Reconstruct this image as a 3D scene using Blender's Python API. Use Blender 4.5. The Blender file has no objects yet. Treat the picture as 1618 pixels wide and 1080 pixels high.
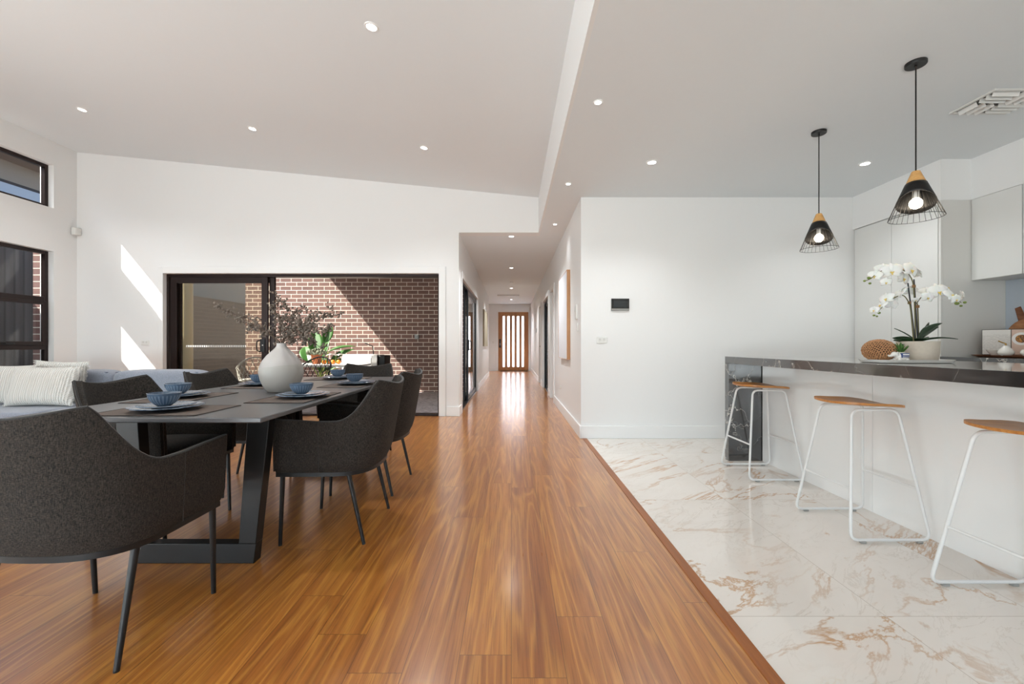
import bpy, bmesh, math, random
from mathutils import Vector, Matrix, noise
PI = math.pi
random.seed(7)
SC = bpy.context.scene
COL = SC.collection

# ------------------------------------------------------------------ camera, sky, sun, daylight, fill lamps, exposure
F = 668.0; H = 1.03; CX = 808.0; CY = 545.0          # focal length in px, eye height, vanishing point
cam_d = bpy.data.cameras.new('camera'); cam = bpy.data.objects.new('camera', cam_d); COL.objects.link(cam)
cam.location = (0, 0, H); cam.rotation_euler = (PI/2, 0, 0)
cam_d.sensor_fit = 'HORIZONTAL'; cam_d.sensor_width = 36; cam_d.lens = F/1618*36
cam_d.shift_x = (809-CX)/1618; cam_d.shift_y = (CY-540)/1618; cam_d.clip_start = 0.05; cam_d.clip_end = 200
SC.camera = cam

world = bpy.data.worlds.new('world'); SC.world = world; world.use_nodes = True
wn = world.node_tree; bg = wn.nodes['Background']
sky = wn.nodes.new('ShaderNodeTexSky'); sky.sky_type = 'NISHITA'; sky.sun_disc = False
sky.sun_elevation = math.radians(47.6); sky.sun_rotation = math.radians(245); sky.dust_density = 2.5; sky.air_density = 0.8
wn.links.new(sky.outputs[0], bg.inputs[0]); bg.inputs[1].default_value = 0.45

def lamp(name, kind, loc, direction, energy, color=(1, 1, 1), **kw):
    d = bpy.data.lights.new(name, kind); d.energy = energy; d.color = color
    for k, v in kw.items(): setattr(d, k, v)
    o = bpy.data.objects.new(name, d); COL.objects.link(o); o.location = loc
    o.rotation_euler = Vector(direction).to_track_quat('-Z', 'Y').to_euler()
    return o
SUN = (1, .49, -1.22)
lamp('sun', 'SUN', (-12, -6, 14), SUN, 17.0, (1, .94, .87), angle=math.radians(.53))
lamp('added_rear_fill', 'AREA', (-2.6, -3.55, 1.25), (-.25, 1, .12), 55, (.93, .97, 1), shape='RECTANGLE', size=6.4, size_y=2.3)  # interior fill lamp, added outside the unseen rear glazing
lamp('daylight_side_glazing', 'AREA', (-6.72, -.6, 1.4), (1, 0, .12), 105, (.93, .97, 1), shape='RECTANGLE', size=3.9, size_y=2.3)
lamp('ceiling_fill_rear', 'AREA', (-3.2, -3.6, .5), (-.05, .55, .82), 300, (.85, .96, 1), shape='RECTANGLE', size=5.2, size_y=.8)  # upward fill lamp added to brighten the ceilings
lamp('ceiling_fill_side', 'AREA', (-6.8, -.6, .55), (.62, .2, .76), 150, (.90, .97, 1), shape='RECTANGLE', size=3.9, size_y=.6)  # second added upward fill, low outside the side window
lamp('daylight_front_porch', 'AREA', (.07, 17.9, 1.3), (0, -1, 0), 420, (1, 1, 1), shape='RECTANGLE', size=1.6, size_y=2.4)
SC.view_settings.view_transform = 'Standard'; SC.view_settings.look = 'None'
SC.view_settings.gamma = 1; SC.view_settings.use_curve_mapping = False
SC.view_settings.exposure = -0.10
SC.cycles.use_denoising = True
SC.cycles.sample_clamp_indirect = 6

# ------------------------------------------------------------------ helpers: materials
def srgb(r, g, b):
    f = lambda c: (c/255/12.92 if c/255 <= .04045 else ((c/255+.055)/1.055)**2.4)
    return (f(r), f(g), f(b), 1)
class NT:
    def __init__(s, name):
        s.m = bpy.data.materials.new(name); s.m.use_nodes = True; s.t = s.m.node_tree
        s.b = s.t.nodes['Principled BSDF']; s.out = s.t.nodes['Material Output']
    def n(s, typ, props=None, **ins):
        x = s.t.nodes.new(typ)
        for k, v in (props or {}).items(): setattr(x, k, v)
        for k, v in ins.items(): s.put(x.inputs[k.replace('_', ' ')] if k.replace('_', ' ') in x.inputs else x.inputs[int(k[1:])], v)
        return x
    def put(s, sock, v):
        if isinstance(v, bpy.types.NodeSocket): s.t.links.new(v, sock)
        elif isinstance(v, bpy.types.Node): s.t.links.new(v.outputs[0], sock)
        else: sock.default_value = v
    def ma(s, op, a, b=0.0, c=0.0):
        x = s.t.nodes.new('ShaderNodeMath'); x.operation = op
        s.put(x.inputs[0], a); s.put(x.inputs[1], b); s.put(x.inputs[2], c); return x.outputs[0]
    def mix(s, fac, a, b):
        x = s.t.nodes.new('ShaderNodeMix'); x.data_type = 'RGBA'
        s.put(x.inputs[0], fac); s.put(x.inputs[6], a); s.put(x.inputs[7], b); return x.outputs[2]
    def ramp(s, fac, stops):
        x = s.t.nodes.new('ShaderNodeValToRGB'); e = x.color_ramp.elements
        while len(e) < len(stops): e.new(.5)
        for i, (p, c) in enumerate(stops): e[i].position = p; e[i].color = c if len(c) == 4 else (*c, 1)
        s.put(x.inputs[0], fac); return x.outputs[0]
    def comb(s, x, y, z):
        c = s.t.nodes.new('ShaderNodeCombineXYZ'); s.put(c.inputs[0], x); s.put(c.inputs[1], y); s.put(c.inputs[2], z); return c.outputs[0]
    def sep(s, v):
        c = s.t.nodes.new('ShaderNodeSeparateXYZ'); s.put(c.inputs[0], v); return c.outputs
    def obj(s): return s.n('ShaderNodeTexCoord').outputs['Object']
    def noise(s, vec, scale=5, detail=3, rough=.5, dist=0):
        return s.n('ShaderNodeTexNoise', None, Vector=vec, Scale=scale, Detail=detail, Roughness=rough, Distortion=dist).outputs[0]
    def bump(s, h, strength=.3, dist=.002):
        x = s.n('ShaderNodeBump', None, Height=h, Strength=strength, Distance=dist); s.t.links.new(x.outputs[0], s.b.inputs['Normal'])
    def set(s, **kw):
        for k, v in kw.items(): s.put(s.b.inputs[k.replace('_', ' ')], v)
        return s.m
def plain(name, c, rough=.5, metal=0, bump=0, scale=200, var=.04, coat=0, sheen=0, spec=.5):
    t = NT(name); o = t.obj()
    nz = t.noise(o, scale/8, 3)
    dark = tuple(v*(1-var*2) for v in c[:3])+(1,)
    t.set(Base_Color=t.mix(nz, dark, c), Roughness=rough, Metallic=metal)
    t.b.inputs['Coat Weight'].default_value = coat; t.b.inputs['Coat Roughness'].default_value = .05
    t.b.inputs['Sheen Weight'].default_value = sheen; t.b.inputs['Specular IOR Level'].default_value = spec
    if bump: t.bump(t.noise(o, scale, 3), bump, .001)
    return t.m
def emit(name, c, s):
    t = NT(name); t.set(Base_Color=c, Emission_Color=c, Emission_Strength=s); return t.m
def fabric(name, c1, c2, scale=900, rough=.95, sheen=.3, bump=.5):
    t = NT(name); o = t.obj(); x, y, z = t.sep(o)
    h = t.ma('ADD', x, y)
    a = t.noise(t.comb(t.ma('MULTIPLY', h, .35), t.ma('MULTIPLY', y, .35), z), scale, 2)
    b = t.noise(t.comb(h, y, t.ma('MULTIPLY', z, .25)), scale*.8, 2)
    m = t.ma('MULTIPLY', a, b)
    col = t.ramp(m, [(.12, c1), (.42, c2)])
    t.set(Base_Color=col, Roughness=rough); t.b.inputs['Sheen Weight'].default_value = sheen
    t.bump(m, bump, .0015); return t.m
def glass(name, tint=(1, 1, 1, 1), ior=1.5, extra=0.0, rough=0.0):
    t = NT(name); t.t.nodes.remove(t.b)
    fr = t.ma('MULTIPLY', t.n('ShaderNodeFresnel', None, IOR=ior).outputs[0], t.ma('SUBTRACT', 1.0, t.n('ShaderNodeNewGeometry').outputs['Backfacing']))
    tr = t.n('ShaderNodeBsdfTransparent', None, Color=tint); gl = t.n('ShaderNodeBsdfGlossy', None, Roughness=rough)
    mx = t.t.nodes.new('ShaderNodeMixShader'); t.put(mx.inputs[0], t.ma('ADD', fr, extra))
    t.t.links.new(tr.outputs[0], mx.inputs[1]); t.t.links.new(gl.outputs[0], mx.inputs[2]); t.t.links.new(mx.outputs[0], t.out.inputs[0])
    return t.m
def brick(name, axis, c1, c2, c3, mort, bw=.25, rh=.091):
    t = NT(name); x, y, z = t.sep(t.obj()); u = x if axis == 'x' else y
    v = t.comb(u, z, 0)
    bk = t.n('ShaderNodeTexBrick', {'offset': .5, 'squash': 1.0}, Vector=v, Color1=c1, Color2=c2, Mortar=mort, Scale=1.0)
    bk.inputs['Brick Width'].default_value = bw; bk.inputs['Row Height'].default_value = rh
    bk.inputs['Mortar Size'].default_value = .0065; bk.inputs['Mortar Smooth'].default_value = .1; bk.inputs['Bias'].default_value = -.1
    nz = t.noise(v, 7, 4, .6); nz2 = t.noise(v, 60, 3, .6)
    t.set(Base_Color=t.mix(t.ma('MULTIPLY', t.ma('SUBTRACT', 1.0, bk.outputs[1]), t.ma('MULTIPLY', nz, nz2)), bk.outputs[0], c3), Roughness=.9)
    t.bump(t.ma('ADD', t.ma('MULTIPLY', bk.outputs[1], -1.0), t.ma('MULTIPLY', nz2, .4)), .6, .004)
    return t.m

M = {}
M['wall'] = plain('white_wall_paint', (.83, .83, .82, 1), .55, var=.006, bump=.05, scale=500)
M['ceil'] = plain('ceiling_paint', (.79, .825, .84, 1), .8, var=.006)
M['trim'] = plain('gloss_white_trim', (.84, .84, .83, 1), .3, var=.005)
M['black'] = plain('black_powder_metal', srgb(20, 19, 19), .42, .2, bump=.1, scale=800)
M['alu'] = plain('dark_bronze_aluminium', srgb(42, 30, 28), .35, .5)
M['alu_grey'] = plain('charcoal_aluminium', srgb(38, 40, 44), .35, .5)
M['glass'] = glass('clear_window_glass', (.93, .95, .95, 1))
M['glass_tint'] = glass('tinted_door_glass', (.93, .92, .88, 1), 1.5, .0)
M['chair_fab'] = fabric('charcoal_woven_fabric', srgb(10, 8, 8), srgb(66, 59, 52), 380, sheen=.0, bump=.8)
M['piping'] = fabric('dark_piping_cord', srgb(26, 24, 23), srgb(58, 54, 51), 800)
M['sofa'] = fabric('blue_grey_upholstery', srgb(108, 113, 124), srgb(156, 161, 172), 500)
def mat_knit():
    t = NT('cream_knit'); x, y, z = t.sep(t.obj()); w = t.ma('SINE', t.ma('ADD', t.ma('MULTIPLY', x, 330.0), t.ma('MULTIPLY', t.ma('SINE', t.ma('MULTIPLY', z, 420.0)), .8)))
    t.set(Base_Color=t.mix(t.ma('MULTIPLY', t.ma('ADD', w, 1.0), .5), srgb(196, 192, 185), srgb(232, 229, 223)), Roughness=.95); t.bump(w, .8, .004); return t.m
M['knit'] = mat_knit()
M['white_metal'] = plain('white_powder_metal', srgb(222, 222, 220), .35, 0)
M['gloss_white'] = plain('gloss_white_laminate', srgb(234, 234, 232), .07, 0, var=.003, coat=.6)
M['matt_white'] = plain('satin_white_cabinet', srgb(224, 224, 221), .3, 0, var=.003)
M['panel_grey'] = plain('pale_grey_end_panel', srgb(214, 213, 209), .35, var=.004)
M['bulb'] = emit('warm_glowing_bulb', (1, .86, .66, 1), 9)
M['led'] = emit('white_led_diffuser', (1, .97, .92, 1), 14)
M['steel'] = plain('stainless_steel', srgb(190, 188, 185), .28, .9)
M['gold'] = plain('polished_brass', srgb(190, 150, 80), .25, .95)
M['ceramic'] = plain('white_ceramic', srgb(236, 233, 226), .22, var=.01, coat=.3)
M['stoneware'] = plain('speckled_stoneware_pot', srgb(206, 194, 178), .8, bump=.3, scale=600, var=.08)
def mat_blue(name, n, r0, r1, z0, z1):
    t = NT(name); x, y, z = t.sep(t.obj()); a = t.ma('ARCTAN2', y, x); r = t.ma('SQRT', t.ma('ADD', t.ma('MULTIPLY', x, x), t.ma('MULTIPLY', y, y)))
    m = t.ma('MULTIPLY', t.ma('MULTIPLY', t.ma('GREATER_THAN', r, r0), t.ma('LESS_THAN', r, r1)), t.ma('MULTIPLY', t.ma('GREATER_THAN', z, z0), t.ma('LESS_THAN', z, z1)))
    w = t.ma('MULTIPLY', t.ma('GREATER_THAN', t.ma('COSINE', t.ma('MULTIPLY', a, float(n))), .35), m)
    c = t.mix(t.noise(t.obj(), 30, 3), srgb(74, 91, 110), srgb(88, 106, 126))
    c = t.mix(t.ma('MULTIPLY', w, .6), c, srgb(128, 144, 162)); c = t.mix(t.ma('MULTIPLY', t.ma('GREATER_THAN', r, r1), .35), c, srgb(160, 172, 186))
    t.set(Base_Color=c, Roughness=.2); t.b.inputs['Coat Weight'].default_value = .4; return t.m
M['bowl_blue'] = mat_blue('ribbed_blue_glaze', 26, .030, .0592, .008, .045)
M['side_blue'] = mat_blue('fine_ribbed_blue_glaze', 56, .060, .0985, .006, 1)
M['plate_blue'] = mat_blue('plain_blue_glaze', 20, .128, .1315, .0, 1)
M['blue_paint'] = plain('cobalt_blue_paint', srgb(58, 82, 140), .4, var=.2, scale=900)
M['screen'] = plain('dark_screen', srgb(52, 54, 54), .12)
M['plastic_black'] = plain('black_plastic', srgb(26, 27, 26), .3)
M['plastic_grey'] = plain('silver_grey_plastic', srgb(150, 150, 146), .35)
M['plastic_white'] = plain('white_plastic', srgb(228, 228, 224), .35, var=.005)
M['leaf'] = plain('glossy_dark_leaf', srgb(38, 66, 36), .35, var=.25, scale=60)
M['banana'] = plain('bright_green_leaf', srgb(62, 108, 46), .45, var=.2, scale=30)
M['aloe'] = plain('succulent_green', srgb(74, 118, 44), .45, var=.25, scale=90)
M['stem'] = plain('olive_stem', srgb(110, 104, 62), .6, var=.25, scale=90)
M['bud'] = plain('green_bud', srgb(120, 138, 62), .5, var=.1)
M['lip'] = plain('yellow_orchid_lip', srgb(238, 208, 110), .5, var=.15, scale=300)
M['stake'] = plain('dark_stake', srgb(40, 42, 48), .5)
M['twine'] = plain('jute_twine', srgb(150, 112, 74), .9, bump=.5)
M['twig'] = plain('dry_twig', srgb(96, 78, 64), .8, var=.2, bump=.4)
M['berry'] = plain('dusty_brown_berry', srgb(128, 114, 102), .8, var=.22, scale=300)
M['rattan'] = plain('rattan_cane', srgb(204, 150, 104), .55, var=.15, scale=120)
M['terracotta'] = plain('terracotta', srgb(150, 84, 46), .8, var=.1)
M['orange'] = plain('orange_peel', srgb(214, 124, 24), .5, var=.1)
M['terrain'] = plain('concrete_paving', srgb(176, 168, 160), .9, var=.08, bump=.3, scale=60)
M['moss'] = plain('dark_moss', srgb(62, 60, 40), .95, bump=.8, scale=200, var=.3)
M['cream'] = plain('cream_downpipe_paint', srgb(205, 190, 150), .5)
M['render'] = plain('taupe_render', srgb(150, 140, 130), .9, bump=.3, scale=150)
M['roof'] = plain('grey_roof_sheet', srgb(112, 112, 112), .6)
M['soffit'] = plain('taupe_soffit_board', srgb(150, 130, 116), .8)  # one even board colour for the eave and patio roof
M['splash'] = plain('pale_blue_glass_splashback', srgb(172, 180, 190), .08, var=.01, coat=.5)
M['art'] = plain('pale_canvas_print', srgb(226, 228, 232), .6, var=.03, scale=20)
M['canvas2'] = plain('beige_canvas', srgb(186, 176, 152), .8, var=.1, scale=60)
M['book_cover'] = plain('dark_book_cover', srgb(60, 58, 56), .5)

def mat_frost():
    t = NT('frosted_door_glass'); t.t.nodes.remove(t.b)
    a = t.n('ShaderNodeBsdfTranslucent', None, Color=(.95, .97, 1, 1)); g = t.n('ShaderNodeBsdfGlossy', None, Roughness=.15)
    mx = t.t.nodes.new('ShaderNodeMixShader'); mx.inputs[0].default_value = .06
    t.t.links.new(a.outputs[0], mx.inputs[1]); t.t.links.new(g.outputs[0], mx.inputs[2]); t.t.links.new(mx.outputs[0], t.out.inputs[0]); return t.m
M['frost'] = mat_frost()

def mat_floor():
    t = NT('spotted_gum_planks'); x, y, z = t.sep(t.obj())
    W = .172; L = 1.75
    cx = t.ma('DIVIDE', x, W); col = t.ma('FLOOR', cx); fx = t.ma('FRACT', cx)
    r1 = t.n('ShaderNodeTexWhiteNoise', {'noise_dimensions': '1D'}, W=col).outputs[0]
    cy = t.ma('ADD', t.ma('DIVIDE', y, L), t.ma('MULTIPLY', r1, 7.3)); row = t.ma('FLOOR', cy); fy = t.ma('FRACT', cy)
    idn = t.n('ShaderNodeTexWhiteNoise', {'noise_dimensions': '2D'}, Vector=t.comb(col, row, 0))
    rid = idn.outputs[0]
    xx = t.ma('ADD', x, t.ma('MULTIPLY', rid, 37.0)); zz = t.ma('MULTIPLY', rid, 91.0)
    big = t.noise(t.comb(t.ma('MULTIPLY', xx, 6.5), t.ma('MULTIPLY', y, .42), zz), 1.0, 2, .4, .08)
    rings = t.ma('ADD', t.ma('MULTIPLY', t.ma('SINE', t.ma('MULTIPLY', big, 70.0)), .5), .5)
    fine = t.noise(t.comb(t.ma('MULTIPLY', xx, 170.0), t.ma('MULTIPLY', y, 4.0), zz), 1.0, 4, .65)
    mid = t.noise(t.comb(t.ma('MULTIPLY', xx, 30.0), t.ma('MULTIPLY', y, .8), zz), 1.0, 5, .62, .3)
    base = t.ramp(mid, [(.26, srgb(112, 60, 24)), (.5, srgb(166, 100, 42)), (.76, srgb(206, 142, 64))])
    pl = t.mix(rid, srgb(138, 76, 32), srgb(190, 124, 52))
    c = t.mix(.42, base, pl)
    c = t.mix(t.ma('MULTIPLY', t.ma('POWER', rings, 4.0), .36), c, srgb(220, 158, 70))
    c = t.mix(t.ma('MULTIPLY', t.ramp(fine, [(.5, (0, 0, 0)), (.64, (1, 1, 1))]), .38), c, srgb(96, 50, 22))
    ex = t.ma('MULTIPLY', t.ma('MINIMUM', fx, t.ma('SUBTRACT', 1.0, fx)), W)
    ey = t.ma('MULTIPLY', t.ma('MINIMUM', fy, t.ma('SUBTRACT', 1.0, fy)), L)
    seam = t.ma('LESS_THAN', t.ma('MINIMUM', ex, ey), .0011)
    c = t.mix(t.ma('MULTIPLY', seam, .65), c, srgb(60, 34, 20))
    t.set(Base_Color=c, Roughness=t.ma('ADD', .24, t.ma('MULTIPLY', fine, .12)))
    t.b.inputs['Specular IOR Level'].default_value = .6; t.b.inputs['Coat Weight'].default_value = .7; t.b.inputs['Coat IOR'].default_value = 1.5; t.b.inputs['Coat Roughness'].default_value = .17
    t.bump(t.ma('SUBTRACT', t.ma('MULTIPLY', fine, .25), seam), .18, .0015)
    return t.m
M['floor'] = mat_floor()

def mat_marble():
    t = NT('gold_vein_marble_tiles'); x, y, z = t.sep(t.obj())
    W = .594; L = 1.212
    cx = t.ma('DIVIDE', t.ma('SUBTRACT', x, .830), W); col = t.ma('FLOOR', cx); fx = t.ma('FRACT', cx)
    cy = t.ma('DIVIDE', t.ma('SUBTRACT', y, 1.607-3*L), L); row = t.ma('FLOOR', cy); fy = t.ma('FRACT', cy)
    rn = t.n('ShaderNodeTexWhiteNoise', {'noise_dimensions': '2D'}, Vector=t.comb(col, row, 0)); rr = t.sep(rn.outputs[1])
    sx = t.ma('ADD', x, t.ma('MULTIPLY', rr[0], 31.0)); sy = t.ma('ADD', y, t.ma('MULTIPLY', rr[1], 47.0))
    # veins run on a diagonal: stretch the coordinates along it
    u = t.ma('ADD', t.ma('MULTIPLY', sx, .8), t.ma('MULTIPLY', sy, .6)); v = t.ma('SUBTRACT', t.ma('MULTIPLY', sy, .8), t.ma('MULTIPLY', sx, .6))
    vec = t.comb(t.ma('MULTIPLY', u, .7), t.ma('MULTIPLY', v, 1.9), rr[2])
    n1 = t.noise(vec, 1.25, 7, .62, .9)
    vein = t.ma('SUBTRACT', 1.0, t.ma('MINIMUM', t.ma('MULTIPLY', t.ma('ABSOLUTE', t.ma('SUBTRACT', n1, .5)), 46.0), 1.0))
    mask = t.ramp(t.noise(vec, .9, 3, .5), [(.40, (0, 0, 0)), (.56, (1, 1, 1))])
    n2 = t.noise(vec, 3.3, 7, .66, 1.2)
    thin = t.ma('SUBTRACT', 1.0, t.ma('MINIMUM', t.ma('MULTIPLY', t.ma('ABSOLUTE', t.ma('SUBTRACT', n2, .5)), 60.0), 1.0))
    # broken tan patches
    pm = t.ramp(t.noise(vec, 1.15, 4, .55, .4), [(.63, (0, 0, 0)), (.72, (1, 1, 1))])
    vo = t.n('ShaderNodeTexVoronoi', {'feature': 'DISTANCE_TO_EDGE'}, Vector=t.n('ShaderNodeVectorMath', {'operation': 'ADD'}, I0=vec, I1=t.n('ShaderNodeTexNoise', None, Vector=vec, Scale=9.0).outputs[1]).outputs[0], Scale=7.0).outputs[0]
    pv = t.ma('MULTIPLY', pm, t.ma('MINIMUM', t.ma('MULTIPLY', t.ma('SUBTRACT', .22, vo), 5.0), 1.0))
    cloud = t.noise(vec, 2.0, 4, .6)
    c = t.mix(cloud, srgb(218, 210, 200), srgb(234, 229, 222))
    c = t.mix(t.ma('MULTIPLY', t.ma('MAXIMUM', pv, 0.0), .6), c, srgb(210, 182, 142))
    c = t.mix(t.ma('MULTIPLY', t.ma('MULTIPLY', vein, mask), .82), c, srgb(186, 140, 90))
    c = t.mix(t.ma('MULTIPLY', t.ma('MULTIPLY', thin, t.ma('SUBTRACT', 1.2, mask)), .26), c, srgb(170, 154, 134))
    ex = t.ma('MULTIPLY', t.ma('MINIMUM', fx, t.ma('SUBTRACT', 1.0, fx)), W)
    ey = t.ma('MULTIPLY', t.ma('MINIMUM', fy, t.ma('SUBTRACT', 1.0, fy)), L)
    grout = t.ma('LESS_THAN', t.ma('MINIMUM', ex, ey), .0013)
    c = t.mix(t.ma('MULTIPLY', grout, .8), c, srgb(176, 164, 150))
    t.set(Base_Color=c, Roughness=.07); t.b.inputs['Specular IOR Level'].default_value = .6
    return t.m
M['marble'] = mat_marble()

def mat_blackstone():
    t = NT('black_stone_white_veins'); o = t.obj()
    x, y, z = t.sep(o)
    vec = t.comb(t.ma('ADD', x, 3.1), t.ma('ADD', y, 1.7), z)
    n1 = t.noise(t.comb(t.ma('MULTIPLY', x, 1.2), y, t.ma('MULTIPLY', z, .8)), 1.5, 6, .55, 0.0)
    vein = t.ma('SUBTRACT', 1.0, t.ma('MINIMUM', t.ma('MULTIPLY', t.ma('ABSOLUTE', t.ma('SUBTRACT', n1, .5)), 330.0), 1.0))
    n2 = t.noise(vec, 2.7, 4, .5, .4)
    v2 = t.ma('SUBTRACT', 1.0, t.ma('MINIMUM', t.ma('MULTIPLY', t.ma('ABSOLUTE', t.ma('SUBTRACT', n2, .53)), 300.0), 1.0))
    c = t.mix(t.noise(vec, 9, 3), srgb(27, 26, 26), srgb(44, 43, 43))
    c = t.mix(t.ma('MULTIPLY', vein, .85), c, srgb(215, 210, 200)); c = t.mix(t.ma('MULTIPLY', v2, .3), c, srgb(190, 186, 176))
    t.set(Base_Color=c, Roughness=.16); t.b.inputs['Specular IOR Level'].default_value = 1.0; t.b.inputs['Coat Weight'].default_value = 1.0; t.b.inputs['Coat Roughness'].default_value = .06
    return t.m
M['blackstone'] = mat_blackstone()

def mat_wood(name, ca, cb, axis=0, fx=60, fy=4, rough=.4):
    t = NT(name); s = list(t.sep(t.obj()))
    for i in range(3): s[i] = t.ma('MULTIPLY', s[i], fy if i == axis else fx)
    n = t.noise(t.comb(*s), 1.0, 4, .6, .6)
    t.set(Base_Color=t.ramp(n, [(.3, ca), (.7, cb)]), Roughness=rough); t.bump(n, .15, .001); return t.m
M['seat_wood'] = mat_wood('honey_oak_veneer', srgb(158, 98, 46), srgb(198, 138, 74), 0, 55, 5, .35)
M['door_wood'] = mat_wood('warm_cedar_door', srgb(136, 86, 46), srgb(172, 116, 66), 2, 40, 2, .4)
M['pend_wood'] = mat_wood('pale_beech', srgb(196, 144, 82), srgb(222, 176, 112), 0, 60, 14, .5)
M['board_wood'] = mat_wood('acacia_board', srgb(132, 84, 52), srgb(176, 124, 82), 1, 50, 8, .5)
M['tray_wood'] = mat_wood('walnut_tray', srgb(98, 58, 36), srgb(134, 84, 54), 1, 50, 8, .4)
M['frame_wood'] = mat_wood('oak_picture_frame', srgb(176, 128, 88), srgb(204, 156, 112), 2, 50, 3, .5)
def mat_tabletop():
    t = NT('grey_concrete_look_top'); o = t.obj(); a = t.noise(o, 2.2, 4, .5, .3); b = t.noise(o, 60, 3)
    t.set(Base_Color=t.ramp(t.ma('ADD', t.ma('MULTIPLY', a, .8), t.ma('MULTIPLY', b, .2)), [(.3, srgb(86, 85, 86)), (.7, srgb(95, 94, 95))]), Roughness=.3)
    t.bump(b, .05, .0003); return t.m
M['tabletop'] = mat_tabletop()
def mat_placemat():
    t = NT('brown_woven_placemat'); o = t.obj(); w = t.n('ShaderNodeTexChecker', None, Vector=o, Scale=420.0, Color1=srgb(112, 98, 88), Color2=srgb(82, 72, 66))
    t.set(Base_Color=w.outputs[0], Roughness=.85); t.bump(w.outputs[1], .4, .0008); return t.m
M['mat'] = mat_placemat()
M['mat_edge'] = plain('dark_stitched_edge', srgb(42, 36, 34), .8)
def mat_vase():
    t = NT('two_tone_white_glaze'); x, y, z = t.sep(t.obj())
    l = t.ma('SUBTRACT', z, t.ma('ADD', .163, t.ma('MULTIPLY', x, .12)))
    w = t.ma('ADD', l, t.ma('MULTIPLY', t.noise(t.obj(), 5, 2), .02))
    k = t.ma('GREATER_THAN', w, .0)
    t.set(Base_Color=t.mix(k, srgb(176, 171, 164), srgb(192, 186, 182)), Roughness=t.ma('SUBTRACT', .42, t.ma('MULTIPLY', k, .22))); return t.m
M['vase'] = mat_vase()
M['brick'] = brick('red_brown_face_brick', 'x', srgb(116, 92, 84), srgb(92, 76, 72), srgb(150, 112, 98), srgb(222, 212, 198))
M['brick_y'] = brick('red_brown_face_brick_side', 'y', srgb(112, 84, 80), srgb(88, 68, 68), srgb(150, 108, 96), srgb(205, 196, 184))
M['brick_dark'] = brick('olive_brown_brick', 'y', srgb(118, 104, 90), srgb(108, 95, 82), srgb(124, 108, 92), srgb(134, 118, 102))
def mat_slate():
    t = NT('slate_pavers'); o = t.obj(); x, y, z = t.sep(o)
    n = t.noise(t.comb(t.ma('MULTIPLY', x, 2.0), t.ma('ADD', y, x), 0), 5, 5, .65, .8)
    t.set(Base_Color=t.ramp(n, [(.3, srgb(96, 88, 90)), (.7, srgb(150, 142, 140))]), Roughness=.6); t.bump(n, .3, .004); return t.m
M['slate'] = mat_slate()
def mat_corr():
    t = NT('ribbed_charcoal_fence'); x, y, z = t.sep(t.obj()); w = t.ma('SINE', t.ma('MULTIPLY', y, 52.0))
    t.set(Base_Color=t.mix(t.ma('GREATER_THAN', w, .75), srgb(70, 68, 70), srgb(44, 43, 45)), Roughness=.6); t.bump(w, .6, .01); return t.m
M['fence'] = mat_corr()

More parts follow.
